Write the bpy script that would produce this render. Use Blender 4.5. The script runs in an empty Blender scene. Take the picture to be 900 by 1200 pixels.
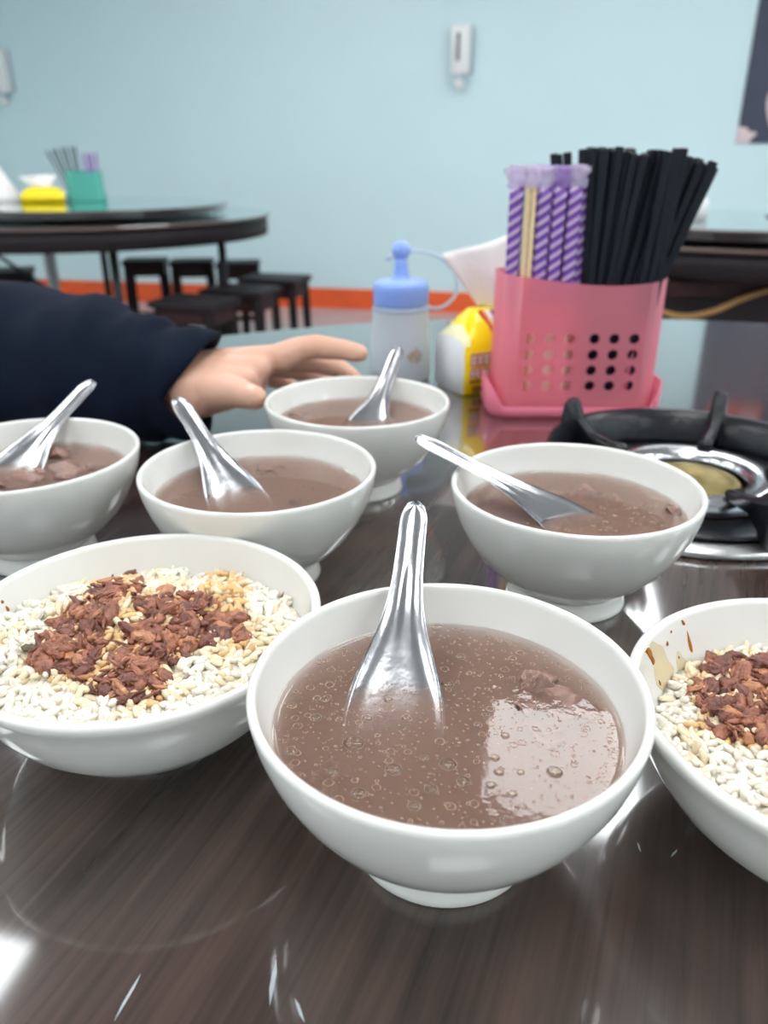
import bpy, bmesh, math, random
from mathutils import Vector, Matrix, noise
random.seed(7)
D = bpy.data
SC = bpy.context.scene
COL = SC.collection
PI = math.pi
TABLE_H = 0.75            # table top above the floor; everything is laid out from the table top, then lifted

# ---------------------------------------------------------------- camera
FPX, PITCH, CAM_H = 927.92, math.radians(24.16), 0.2552
cd = D.cameras.new('camera')
cam = D.objects.new('camera', cd)
COL.objects.link(cam)
cam.location = (0, 0, CAM_H + TABLE_H)
cam.rotation_euler = (PI / 2 - PITCH, 0, 0)
cd.sensor_fit = 'VERTICAL'
cd.sensor_height = 36.0
cd.sensor_width = 27.0
cd.lens = FPX / 1200 * 36.0
cd.clip_start = 0.01
cd.dof.use_dof = True
cd.dof.focus_distance = 0.345
cd.dof.aperture_fstop = 8.6
SC.camera = cam

# ---------------------------------------------------------------- world, exposure
w = D.worlds.new('world')
SC.world = w
w.use_nodes = True
w.node_tree.nodes['Background'].inputs[0].default_value = (0.85, 0.92, 1, 1)
w.node_tree.nodes['Background'].inputs[1].default_value = 0.05
SC.view_settings.view_transform = 'Standard'
SC.view_settings.look = 'None'
SC.view_settings.gamma = 1
SC.view_settings.use_curve_mapping = False
SC.view_settings.exposure = 0.1
PANEL_STRENGTH = 13.0
SC.cycles.max_bounces = 12
SC.cycles.diffuse_bounces = 5
SC.cycles.transparent_max_bounces = 24
SC.cycles.volume_bounces = 4
SC.cycles.sample_clamp_indirect = 6

# ---------------------------------------------------------------- helpers
FW = Vector((0, math.cos(PITCH), -math.sin(PITCH)))
UP = Vector((0, math.sin(PITCH), math.cos(PITCH)))
EYE = Vector((0, 0, CAM_H))


def ray(u, v):
    return FW + Vector((1, 0, 0)) * ((u - 450) / FPX) + UP * ((600 - v) / FPX)


def atz(u, v, z=0.0):
    d = ray(u, v)
    return EYE + d * ((z - CAM_H) / d.z)


def aty(u, v, y):
    d = ray(u, v)
    return EYE + d * (y / d.y)


YAW = math.atan(0.2)                     # the room stands at this angle to the view
UX = Vector((math.cos(YAW), -math.sin(YAW), 0))
UW = Vector((math.sin(YAW), math.cos(YAW), 0))
WALL_W = 5.8 * math.cos(YAW)


def onwall(u, v):
    d = ray(u, v)
    return EYE + d * (5.8 / (d.y + 0.2 * d.x))


def room(a, b, z):
    return UX * a + UW * b + Vector((0, 0, z))


def tag(o, label=None, cat=None, group=None, kind=None):
    if label: o['label'] = label
    if cat: o['category'] = cat
    if group: o['group'] = group
    if kind: o['kind'] = kind
    return o


def empty(name, loc=(0, 0, 0), rz=0.0):
    o = D.objects.new(name, None)
    o.empty_display_size = 0.02
    COL.objects.link(o)
    o.location = loc
    o.rotation_euler = (0, 0, rz)
    return o


def link(name, me, m=None, parent=None, loc=None, smooth=True):
    o = D.objects.new(name, me)
    COL.objects.link(o)
    if m is not None and not me.materials:
        for k in (m if isinstance(m, (list, tuple)) else [m]):
            me.materials.append(k)
    if smooth:
        me.polygons.foreach_set('use_smooth', [True] * len(me.polygons))
    if parent is not None: o.parent = parent
    if loc is not None: o.location = loc
    return o


def meshpy(name, vs, fs, mi=None):
    me = D.meshes.new(name)
    me.from_pydata([tuple(v) for v in vs], [], fs)
    if mi: me.polygons.foreach_set('material_index', mi)
    me.update()
    return me


def from_bm(name, bm):
    bmesh.ops.recalc_face_normals(bm, faces=bm.faces)
    me = D.meshes.new(name)
    bm.to_mesh(me)
    bm.free()
    return me


def lathe(name, prof, seg=64, closed=False):
    vs, fs = [], []
    n = len(prof)
    ring = []
    for (r, z) in prof:
        if r < 1e-6:
            ring.append([len(vs)]); vs.append((0, 0, z))
        else:
            ring.append(list(range(len(vs), len(vs) + seg)))
            for k in range(seg):
                a = 2 * PI * k / seg
                vs.append((r * math.cos(a), r * math.sin(a), z))
    for i in range(n if closed else n - 1):
        A, B = ring[i], ring[(i + 1) % n]
        for k in range(seg):
            k2 = (k + 1) % seg
            if len(A) == 1 and len(B) == 1: continue
            if len(A) == 1: fs.append((A[0], B[k], B[k2]))
            elif len(B) == 1: fs.append((A[k], B[0], A[k2]))
            else: fs.append((A[k], B[k], B[k2], A[k2]))
    bm = bmesh.new()
    V = [bm.verts.new(v) for v in vs]
    for f in fs: bm.faces.new([V[i] for i in f])
    return from_bm(name, bm)


def bm_box(bm, c, s, bev=0.0, rot=None):
    r = bmesh.ops.create_cube(bm, size=1)
    vs = r['verts']
    for v in vs: v.co = Vector((v.co.x * s[0], v.co.y * s[1], v.co.z * s[2]))
    if bev > 0:
        es = list({e for v in vs for e in v.link_edges})
        g = bmesh.ops.bevel(bm, geom=es, offset=bev, segments=2, affect='EDGES', profile=0.5)
        vs = list({v for f in g['faces'] for v in f.verts} | {v for v in vs if v.is_valid})
    for v in vs:
        co = v.co
        if rot is not None: co = rot @ co
        v.co = co + Vector(c)
    return vs


def box(name, c, s, m, parent=None, bev=0.0, rot=None, smooth=False):
    bm = bmesh.new()
    bm_box(bm, (0, 0, 0), s, bev, rot)
    return link(name, from_bm(name, bm), m, parent, c, smooth)


def tube_mesh(name, pts, rad, seg=10, cap=True, sx=1.0):
    pts = [Vector(p) for p in pts]
    if not isinstance(rad, (list, tuple)): rad = [rad] * len(pts)
    vs, fs = [], []
    prev = None
    for i, p in enumerate(pts):
        t = (pts[min(i + 1, len(pts) - 1)] - pts[max(i - 1, 0)]).normalized()
        if prev is None:
            a = Vector((0, 0, 1)) if abs(t.z) < 0.9 else Vector((1, 0, 0))
            n = (a - t * a.dot(t)).normalized()
        else:
            n = (prev - t * prev.dot(t)).normalized()
        prev = n
        b = t.cross(n)
        for k in range(seg):
            q = 2 * PI * k / seg
            vs.append(p + (n * math.cos(q) + b * math.sin(q) * sx) * rad[i])
    for i in range(len(pts) - 1):
        for k in range(seg):
            k2 = (k + 1) % seg
            fs.append((i * seg + k, i * seg + k2, (i + 1) * seg + k2, (i + 1) * seg + k))
    if cap:
        fs.append(tuple(range(seg))[::-1])
        fs.append(tuple(range((len(pts) - 1) * seg, len(pts) * seg)))
    return meshpy(name, vs, fs)


def smooth_path(pts, n=8):
    P = [Vector(p) for p in pts]
    out = []
    for i in range(len(P) - 1):
        p0, p1, p2, p3 = P[max(i - 1, 0)], P[i], P[i + 1], P[min(i + 2, len(P) - 1)]
        for k in range(n):
            t = k / n
            out.append(0.5 * ((2 * p1) + (p2 - p0) * t + (2 * p0 - 5 * p1 + 4 * p2 - p3) * t * t + (3 * p1 - p0 - 3 * p2 + p3) * t ** 3))
    out.append(P[-1])
    return out


def interp(tab, x):
    for (a, b), (c, d) in zip(tab, tab[1:]):
        if x <= c: 
            if x <= a: return b
            t = (x - a) / (c - a)
            return b + (d - b) * t
    return tab[-1][1]


# ---------------------------------------------------------------- materials
def hexs(r, g, b):
    f = lambda c: ((c / 255 + 0.055) / 1.055) ** 2.4 if c > 10 else c / 255 / 12.92
    return (f(r), f(g), f(b), 1)


def mat(name, col, rough=0.5, metal=0.0, coat=0.0, coat_r=0.05, ior=1.5, spec=0.5, sss=0.0, sss_r=0.003, noise_amt=0.0, noise_scale=8.0,
        bump=0.0, bump_scale=40.0, stretch=None, emis=0.0, coords='Object'):
    m = D.materials.new(name)
    m.use_nodes = True
    nt = m.node_tree
    p = nt.nodes['Principled BSDF']
    p.inputs['Base Color'].default_value = col
    p.inputs['Roughness'].default_value = rough
    p.inputs['Metallic'].default_value = metal
    p.inputs['IOR'].default_value = ior
    p.inputs['Specular IOR Level'].default_value = spec
    p.inputs['Coat Weight'].default_value = coat
    p.inputs['Coat Roughness'].default_value = coat_r
    if sss:
        p.inputs['Subsurface Weight'].default_value = sss
        p.inputs['Subsurface Radius'].default_value = (1, 0.7, 0.5)
        p.inputs['Subsurface Scale'].default_value = sss_r
    if emis:
        p.inputs['Emission Color'].default_value = col
        p.inputs['Emission Strength'].default_value = emis
    tc = nt.nodes.new('ShaderNodeTexCoord')
    mp = nt.nodes.new('ShaderNodeMapping')
    nt.links.new(tc.outputs[coords], mp.inputs[0])
    if stretch: mp.inputs['Scale'].default_value = stretch
    if noise_amt:
        n = nt.nodes.new('ShaderNodeTexNoise')
        n.inputs['Scale'].default_value = noise_scale
        n.inputs['Detail'].default_value = 5
        nt.links.new(mp.outputs[0], n.inputs['Vector'])
        r = nt.nodes.new('ShaderNodeMapRange')
        r.inputs[1].default_value = 0.3; r.inputs[2].default_value = 0.7
        r.inputs[3].default_value = 1 - noise_amt; r.inputs[4].default_value = 1 + noise_amt
        nt.links.new(n.outputs['Fac'], r.inputs[0])
        mx = nt.nodes.new('ShaderNodeVectorMath'); mx.operation = 'SCALE'
        mx.inputs[0].default_value = col[:3]
        nt.links.new(r.outputs[0], mx.inputs['Scale'])
        nt.links.new(mx.outputs[0], p.inputs['Base Color'])
    if bump:
        n2 = nt.nodes.new('ShaderNodeTexNoise')
        n2.inputs['Scale'].default_value = bump_scale
        n2.inputs['Detail'].default_value = 4
        nt.links.new(mp.outputs[0], n2.inputs['Vector'])
        b = nt.nodes.new('ShaderNodeBump')
        b.inputs['Strength'].default_value = bump
        b.inputs['Distance'].default_value = 0.002
        nt.links.new(n2.outputs['Fac'], b.inputs['Height'])
        nt.links.new(b.outputs[0], p.inputs['Normal'])
    return m


def see_through(m, amount, tint):
    """thin translucent plastic: part of the light goes straight through, tinted"""
    nt = m.node_tree
    p = nt.nodes['Principled BSDF']
    out = nt.nodes['Material Output']
    tr = nt.nodes.new('ShaderNodeBsdfTransparent'); tr.inputs[0].default_value = tint
    tl = nt.nodes.new('ShaderNodeBsdfTranslucent'); tl.inputs[0].default_value = p.inputs['Base Color'].default_value
    m1 = nt.nodes.new('ShaderNodeMixShader'); m1.inputs[0].default_value = 0.3
    m2 = nt.nodes.new('ShaderNodeMixShader'); m2.inputs[0].default_value = amount
    nt.links.new(p.outputs[0], m1.inputs[1]); nt.links.new(tl.outputs[0], m1.inputs[2])
    nt.links.new(m1.outputs[0], m2.inputs[1]); nt.links.new(tr.outputs[0], m2.inputs[2])
    nt.links.new(m2.outputs[0], out.inputs[0])
    return m


M = {}
M['wall'] = mat('wall_paint', hexs(206, 231, 235), 0.45, noise_amt=0.02, noise_scale=1.2, bump=0.05, bump_scale=60)
M['wall_white'] = mat('white_paint', hexs(190, 200, 203), 0.6)
M['ceiling'] = mat('ceiling_tile', hexs(178, 180, 180), 0.9, noise_amt=0.05, noise_scale=40)
M['base'] = mat('orange_tile', hexs(240, 100, 50), 0.3, noise_amt=0.08, noise_scale=6)
M['floor'] = mat('floor_tile', hexs(188, 178, 178), 0.25, noise_amt=0.06, noise_scale=5)
M['porcelain'] = mat('porcelain', hexs(218, 217, 212), 0.07, noise_amt=0.015, noise_scale=20)
M['steel'] = mat('stainless', (0.56, 0.57, 0.59, 1), 0.2, metal=1, bump=0.08, bump_scale=160, noise_amt=0.08, noise_scale=90)
M['steel_dull'] = mat('stainless_tray', (0.55, 0.55, 0.55, 1), 0.28, metal=1, noise_amt=0.2, noise_scale=60)
M['iron'] = mat('black_enamel', (0.008, 0.009, 0.012, 1), 0.28, spec=0.35, noise_amt=0.5, noise_scale=50, bump=0.2, bump_scale=150)
M['brass'] = mat('brass', (0.22, 0.17, 0.05, 1), 0.4, metal=0.7, noise_amt=0.25, noise_scale=70)
M['pink'] = see_through(mat('pink_plastic', hexs(248, 160, 176), 0.3), 0.50, (1.0, 0.66, 0.76, 1))
M['pink_solid'] = see_through(mat('pink_tray_plastic', hexs(236, 132, 158), 0.3), 0.08, (0.95, 0.55, 0.66, 1))
M['teal_plastic'] = see_through(mat('teal_plastic', hexs(120, 212, 198), 0.35), 0.4, (0.6, 0.97, 0.9, 1))
M['black_stick'] = mat('black_melamine', (0.008, 0.011, 0.018, 1), 0.42, spec=0.25)
M['bamboo'] = mat('bamboo', hexs(226, 200, 158), 0.55, noise_amt=0.1, noise_scale=60, stretch=(1, 1, 0.05))
M['cello'] = see_through(mat('cellophane', hexs(235, 225, 240), 0.15), 0.55, (0.97, 0.95, 1, 1))
M['purple_cello'] = see_through(mat('purple_cellophane', hexs(190, 160, 220), 0.15), 0.4, (0.9, 0.85, 1, 1))
M['blue'] = mat('blue_plastic', hexs(140, 172, 240), 0.35, sss=0.3, sss_r=0.004)
M['strap'] = see_through(mat('clear_strap', hexs(205, 220, 238), 0.3), 0.3, (1, 1, 1, 1))
M['yellow'] = mat('yellow_film', hexs(250, 222, 8), 0.28, bump=0.25, bump_scale=60)
M['white_film'] = mat('white_film', hexs(226, 228, 230), 0.3, bump=0.25, bump_scale=60)
M['pale_film'] = mat('pale_yellow_film', hexs(240, 236, 190), 0.28, bump=0.4, bump_scale=90)
M['tissue'] = mat('tissue_paper', hexs(240, 238, 236), 0.9, sss=0.0, bump=0.3, bump_scale=120)
M['print_purple'] = mat('print_mauve', hexs(176, 140, 130), 0.5)
M['print_brown'] = mat('print_brown', hexs(120, 84, 30), 0.5)
M['print_red'] = mat('print_red', hexs(205, 70, 40), 0.5)
M['print_white'] = mat('print_white', hexs(235, 232, 226), 0.5)
M['print_dark'] = mat('print_dark', hexs(90, 80, 110), 0.5)
M['skin'] = mat('skin', hexs(208, 162, 140), 0.5, sss=0.15, sss_r=0.006, noise_amt=0.05, noise_scale=30, bump=0.12, bump_scale=250)
M['nail'] = mat('nail', hexs(232, 190, 174), 0.3)
M['jacket'] = mat('navy_fabric', hexs(11, 20, 36), 0.9, spec=0.15, noise_amt=0.15, noise_scale=14, bump=0.12, bump_scale=120)
M['rice'] = mat('rice_white', hexs(226, 220, 206), 0.28)
M['rice_warm'] = mat('rice_stained', hexs(224, 208, 176), 0.28)
M['rice_sauce'] = mat('rice_sauced', hexs(216, 178, 124), 0.28)
M['meat'] = mat('braised_meat', hexs(146, 92, 70), 0.32, noise_amt=0.4, noise_scale=220, bump=0.7, bump_scale=420)
M['meat_dark'] = mat('braised_meat_dark', hexs(114, 68, 55), 0.30, noise_amt=0.4, noise_scale=220, bump=0.7, bump_scale=420)
M['meat_tan'] = mat('braised_meat_tan', hexs(180, 124, 90), 0.34, noise_amt=0.3, noise_scale=220, bump=0.6, bump_scale=420)
M['beef'] = mat('beef_slice', hexs(132, 100, 88), 0.35, noise_amt=0.25, noise_scale=160, bump=0.5, bump_scale=300)
M['pickle'] = mat('pickle', hexs(88, 80, 52), 0.35)
M['sauce'] = see_through(mat('sauce', hexs(206, 140, 40), 0.2), 0.35, (0.95, 0.75, 0.4, 1))
M['stain'] = see_through(mat('thin_sauce_stain', hexs(236, 216, 168), 0.2), 0.86, (1.0, 0.985, 0.94, 1))
M['sauce_dark'] = mat('sauce_dark', hexs(150, 84, 36), 0.25)
M['bg_wood'] = mat('dark_stool_wood', hexs(26, 19, 23), 0.5, spec=0.25, noise_amt=0.25, noise_scale=8, stretch=(6, 1, 6))
M['bg_edge'] = mat('worn_table_edge', hexs(96, 74, 66), 0.4)
M['red_wood'] = mat('red_brown_wood', hexs(44, 20, 22), 0.5, spec=0.25, noise_amt=0.2, noise_scale=8, stretch=(6, 1, 6))
M['black_metal'] = mat('black_metal', hexs(26, 27, 32), 0.4)
M['grey_metal'] = mat('grey_metal', hexs(170, 178, 182), 0.4)
M['hose'] = mat('rubber_hose', hexs(150, 112, 62), 0.5)
M['disp'] = mat('white_plastic', hexs(236, 238, 238), 0.3)
M['disp_window'] = mat('grey_window', hexs(120, 126, 130), 0.2)
M['disp_grey'] = mat('grey_plastic', hexs(178, 196, 204), 0.35)
M['poster'] = mat('poster_ink', hexs(56, 62, 82), 0.5, noise_amt=0.1, noise_scale=5)
M['poster_cream'] = mat('poster_cream', hexs(214, 196, 196), 0.5, noise_amt=0.08, noise_scale=6)
M['poster_red'] = mat('poster_red', hexs(196, 62, 60), 0.5)
M['lamp'] = mat('lamp_diffuser', (1, 1, 1, 1), 0.5)
M['lamp'].node_tree.nodes['Principled BSDF'].inputs['Emission Color'].default_value = (0.97, 0.985, 1, 1)
M['lamp'].node_tree.nodes['Principled BSDF'].inputs['Emission Strength'].default_value = PANEL_STRENGTH
M['lamp_frame'] = mat('lamp_frame', hexs(220, 220, 220), 0.4)


def table_wood(name, c1, c2, rot, ior, scale=1.0, rough=0.32):
    m = D.materials.new(name); m.use_nodes = True
    nt = m.node_tree; p = nt.nodes['Principled BSDF']
    tc = nt.nodes.new('ShaderNodeTexCoord'); mp = nt.nodes.new('ShaderNodeMapping')
    mp.inputs['Rotation'].default_value = (0, 0, rot)
    mp2 = nt.nodes.new('ShaderNodeMapping'); mp2.inputs['Scale'].default_value = (60 * scale, 3.2 * scale, 1)
    nt.links.new(tc.outputs['Object'], mp.inputs[0]); nt.links.new(mp.outputs[0], mp2.inputs[0])
    n = nt.nodes.new('ShaderNodeTexNoise'); n.inputs['Scale'].default_value = 1.0; n.inputs['Detail'].default_value = 6
    n.inputs['Roughness'].default_value = 0.62; n.inputs['Distortion'].default_value = 0.6
    nt.links.new(mp2.outputs[0], n.inputs['Vector'])
    mp3 = nt.nodes.new('ShaderNodeMapping'); mp3.inputs['Scale'].default_value = (300 * scale, 10 * scale, 1)
    nt.links.new(mp.outputs[0], mp3.inputs[0])
    n2 = nt.nodes.new('ShaderNodeTexNoise'); n2.inputs['Scale'].default_value = 1.0; n2.inputs['Detail'].default_value = 3
    nt.links.new(mp3.outputs[0], n2.inputs['Vector'])
    ad = nt.nodes.new('ShaderNodeMath'); ad.operation = 'MULTIPLY_ADD'; ad.inputs[1].default_value = 0.35
    nt.links.new(n2.outputs['Fac'], ad.inputs[0]); nt.links.new(n.outputs['Fac'], ad.inputs[2])
    cr = nt.nodes.new('ShaderNodeValToRGB')
    cr.color_ramp.elements[0].position = 0.48; cr.color_ramp.elements[0].color = c1
    cr.color_ramp.elements[1].position = 0.86; cr.color_ramp.elements[1].color = c2
    nt.links.new(ad.outputs[0], cr.inputs[0]); nt.links.new(cr.outputs[0], p.inputs['Base Color'])
    p.inputs['Roughness'].default_value = rough
    p.inputs['Specular IOR Level'].default_value = 0.2
    # varnish under a glass sheet: three clear faces reflect, 1-(1-F)^2.5
    fr = nt.nodes.new('ShaderNodeFresnel'); fr.inputs['IOR'].default_value = ior
    iv = nt.nodes.new('ShaderNodeMath'); iv.operation = 'SUBTRACT'; iv.inputs[0].default_value = 1.0; nt.links.new(fr.outputs[0], iv.inputs[1])
    pw = nt.nodes.new('ShaderNodeMath'); pw.operation = 'POWER'; pw.inputs[1].default_value = 2.5; nt.links.new(iv.outputs[0], pw.inputs[0])
    iv2 = nt.nodes.new('ShaderNodeMath'); iv2.operation = 'SUBTRACT'; iv2.inputs[0].default_value = 1.0; nt.links.new(pw.outputs[0], iv2.inputs[1])
    gl = nt.nodes.new('ShaderNodeBsdfGlossy'); gl.inputs['Roughness'].default_value = 0.07
    gl.inputs['Color'].default_value = (0.93, 0.97, 0.97, 1)
    mx = nt.nodes.new('ShaderNodeMixShader')
    nt.links.new(iv2.outputs[0], mx.inputs[0]); nt.links.new(p.outputs[0], mx.inputs[1]); nt.links.new(gl.outputs[0], mx.inputs[2])
    nt.links.new(mx.outputs[0], nt.nodes['Material Output'].inputs['Surface'])
    return m


M['table'] = table_wood('polished_dark_wood', hexs(32, 22, 19), hexs(78, 59, 51), math.radians(22), 1.43)
M['bg_table'] = table_wood('polished_black_wood', hexs(40, 32, 33), hexs(52, 42, 42), 0.3, 1.4)


def stripes():
    m = mat('purple_striped_wrap', hexs(120, 70, 165), 0.25)
    nt = m.node_tree; p = nt.nodes['Principled BSDF']
    tc = nt.nodes.new('ShaderNodeTexCoord')
    sp = nt.nodes.new('ShaderNodeSeparateXYZ'); nt.links.new(tc.outputs['Object'], sp.inputs[0])
    # helical stripes: phase = z/pitch - x/width
    a = nt.nodes.new('ShaderNodeMath'); a.operation = 'MULTIPLY'; a.inputs[1].default_value = 1 / 0.0105
    nt.links.new(sp.outputs['Z'], a.inputs[0])
    b = nt.nodes.new('ShaderNodeMath'); b.operation = 'MULTIPLY_ADD'; b.inputs[1].default_value = -1 / 0.016
    nt.links.new(sp.outputs['X'], b.inputs[0]); nt.links.new(a.outputs[0], b.inputs[2])
    fr = nt.nodes.new('ShaderNodeMath'); fr.operation = 'FRACT'; nt.links.new(b.outputs[0], fr.inputs[0])
    cr = nt.nodes.new('ShaderNodeValToRGB'); cr.color_ramp.interpolation = 'LINEAR'
    e = cr.color_ramp.elements
    e[0].position = 0.0; e[0].color = hexs(100, 62, 142)
    e[1].position = 0.42; e[1].color = hexs(108, 68, 148)
    for pos, c in ((0.50, hexs(212, 192, 214)), (0.60, hexs(212, 192, 214)), (0.66, hexs(150, 100, 185)), (0.78, hexs(205, 180, 215)), (0.85, hexs(112, 58, 160))):
        x = e.new(pos); x.color = c
    nt.links.new(fr.outputs[0], cr.inputs[0])
    lo = nt.nodes.new('ShaderNodeMath'); lo.operation = 'LESS_THAN'; lo.inputs[1].default_value = 0.105; nt.links.new(sp.outputs['Z'], lo.inputs[0])
    mc = nt.nodes.new('ShaderNodeMix'); mc.data_type = 'RGBA'
    nt.links.new(lo.outputs[0], mc.inputs['Factor']); nt.links.new(cr.outputs[0], mc.inputs['A']); mc.inputs['B'].default_value = hexs(240, 228, 206)
    nt.links.new(mc.outputs['Result'], p.inputs['Base Color'])
    return m


M['stripe'] = stripes()


def soup_material():
    m = D.materials.new('beef_broth'); m.use_nodes = True
    nt = m.node_tree; nt.nodes.remove(nt.nodes['Principled BSDF'])
    out = nt.nodes['Material Output']
    tr = nt.nodes.new('ShaderNodeBsdfTransparent')
    gl = nt.nodes.new('ShaderNodeBsdfGlossy'); gl.inputs['Roughness'].default_value = 0.02
    fr = nt.nodes.new('ShaderNodeFresnel'); fr.inputs['IOR'].default_value = 1.36
    tc = nt.nodes.new('ShaderNodeTexCoord')
    n = nt.nodes.new('ShaderNodeTexNoise'); n.inputs['Scale'].default_value = 90; n.inputs['Detail'].default_value = 3
    nt.links.new(tc.outputs['Object'], n.inputs['Vector'])
    bp = nt.nodes.new('ShaderNodeBump'); bp.inputs['Strength'].default_value = 0.06; bp.inputs['Distance'].default_value = 0.002
    nt.links.new(n.outputs['Fac'], bp.inputs['Height']); nt.links.new(bp.outputs[0], gl.inputs['Normal'])
    mx = nt.nodes.new('ShaderNodeMixShader')
    nt.links.new(fr.outputs[0], mx.inputs[0]); nt.links.new(tr.outputs[0], mx.inputs[1]); nt.links.new(gl.outputs[0], mx.inputs[2])
    nt.links.new(mx.outputs[0], out.inputs['Surface'])
    v = nt.nodes.new('ShaderNodeVolumePrincipled')
    v.inputs['Color'].default_value = (0.78, 0.60, 0.51, 1)
    v.inputs['Density'].default_value = 165
    nt.links.new(v.outputs[0], out.inputs['Volume'])
    return m


M['soup'] = soup_material()


def bubble_material():
    m = D.materials.new('oil_film'); m.use_nodes = True
    nt = m.node_tree; nt.nodes.remove(nt.nodes['Principled BSDF'])
    out = nt.nodes['Material Output']
    tr = nt.nodes.new('ShaderNodeBsdfTransparent'); tr.inputs[0].default_value = (0.96, 0.93, 0.88, 1)
    gl = nt.nodes.new('ShaderNodeBsdfGlossy'); gl.inputs['Roughness'].default_value = 0.05
    fr = nt.nodes.new('ShaderNodeFresnel'); fr.inputs['IOR'].default_value = 1.45
    mx = nt.nodes.new('ShaderNodeMixShader')
    nt.links.new(fr.outputs[0], mx.inputs[0]); nt.links.new(tr.outputs[0], mx.inputs[1]); nt.links.new(gl.outputs[0], mx.inputs[2])
    nt.links.new(mx.outputs[0], out.inputs['Surface'])
    return m


M['bubble'] = bubble_material()
M['foam'] = see_through(mat('foam_ring', hexs(214, 190, 170), 0.15), 0.45, (0.95, 0.9, 0.85, 1))


def bottle_material():
    m = mat('milky_bottle', hexs(226, 232, 238), 0.3, sss=0.0)
    see_through(m, 0.30, (0.97, 0.98, 1, 1))
    nt = m.node_tree; p = nt.nodes['Principled BSDF']
    tc = nt.nodes.new('ShaderNodeTexCoord')
    sp = nt.nodes.new('ShaderNodeSeparateXYZ'); nt.links.new(tc.outputs['Object'], sp.inputs[0])
    n = nt.nodes.new('ShaderNodeTexNoise'); n.inputs['Scale'].default_value = 150; n.inputs['Detail'].default_value = 2
    nt.links.new(tc.outputs['Object'], n.inputs['Vector'])
    # tan printed motif: blobs inside a patch around x=.012, z=.045 on the front
    dx = nt.nodes.new('ShaderNodeMath'); dx.operation = 'SUBTRACT'; dx.inputs[1].default_value = 0.016; nt.links.new(sp.outputs['X'], dx.inputs[0])
    dz = nt.nodes.new('ShaderNodeMath'); dz.operation = 'SUBTRACT'; dz.inputs[1].default_value = 0.034; nt.links.new(sp.outputs['Z'], dz.inputs[0])
    cv = nt.nodes.new('ShaderNodeCombineXYZ'); nt.links.new(dx.outputs[0], cv.inputs[0]); nt.links.new(dz.outputs[0], cv.inputs[2])
    ln = nt.nodes.new('ShaderNodeVectorMath'); ln.operation = 'LENGTH'; nt.links.new(cv.outputs[0], ln.inputs[0])
    mr = nt.nodes.new('ShaderNodeMapRange'); mr.inputs[1].default_value = 0.006; mr.inputs[2].default_value = 0.017; mr.inputs[3].default_value = 0.25; mr.inputs[4].default_value = -0.4
    nt.links.new(ln.outputs['Value'], mr.inputs[0])
    ad = nt.nodes.new('ShaderNodeMath'); nt.links.new(n.outputs['Fac'], ad.inputs[0]); nt.links.new(mr.outputs[0], ad.inputs[1])
    gt = nt.nodes.new('ShaderNodeMath'); gt.operation = 'GREATER_THAN'; gt.inputs[1].default_value = 0.58; nt.links.new(ad.outputs[0], gt.inputs[0])
    ys = nt.nodes.new('ShaderNodeMath'); ys.operation = 'LESS_THAN'; ys.inputs[1].default_value = 0.0; nt.links.new(sp.outputs['Y'], ys.inputs[0])
    an = nt.nodes.new('ShaderNodeMath'); an.operation = 'MULTIPLY'; nt.links.new(gt.outputs[0], an.inputs[0]); nt.links.new(ys.outputs[0], an.inputs[1])
    mc = nt.nodes.new('ShaderNodeMix'); mc.data_type = 'RGBA'
    mc.inputs['A'].default_value = hexs(226, 232, 238); mc.inputs['B'].default_value = hexs(196, 160, 120)
    nt.links.new(an.outputs[0], mc.inputs['Factor']); nt.links.new(mc.outputs['Result'], p.inputs['Base Color'])
    return m


M['bottle'] = bottle_material()

# ================================================================ THE ROOM
FLOOR = -TABLE_H
CEIL = 2.05
U0, U1, W0, W1 = -4.35, 4.6, -2.6, WALL_W


def slab(name, a0, a1, b0, b1, z0, z1, m, kind='structure'):
    vs = [room(a, b, z) for z in (z0, z1) for a, b in ((a0, b0), (a1, b0), (a1, b1), (a0, b1))]
    c = sum(vs, Vector()) / 8
    c.z = z0
    fs = [(0, 3, 2, 1), (4, 5, 6, 7), (0, 1, 5, 4), (1, 2, 6, 5), (2, 3, 7, 6), (3, 0, 4, 7)]
    o = link(name, meshpy(name, [v - c for v in vs], fs), m, None, c, False)
    if kind: o['kind'] = kind
    return o


slab('floor', U0, U1, W0, W1, FLOOR - 0.1, FLOOR, M['floor'])
slab('ceiling', U0, U1, W0, W1, CEIL, CEIL + 0.1, M['ceiling'])
slab('wall_front', U0, U1, W1, W1 + 0.12, FLOOR, CEIL, M['wall'])
slab('wall_left', U0 - 0.12, U0, W0, W1, FLOOR, CEIL, M['wall'])
slab('wall_right', U1, U1 + 0.12, W0, W1, FLOOR, CEIL, M['wall'])
slab('wall_back', U0, U1, W0 - 0.12, W0, FLOOR, CEIL, M['wall_white'])
slab('baseboard_front', U0, U1, W1 - 0.012, W1, FLOOR, FLOOR + 0.14, M['base'])
slab('baseboard_left', U0, U0 + 0.012, W0, W1 - 0.012, FLOOR, FLOOR + 0.14, M['base'])
slab('baseboard_right', U1 - 0.012, U1, W0, W1 - 0.012, FLOOR, FLOOR + 0.14, M['base'])

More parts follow.
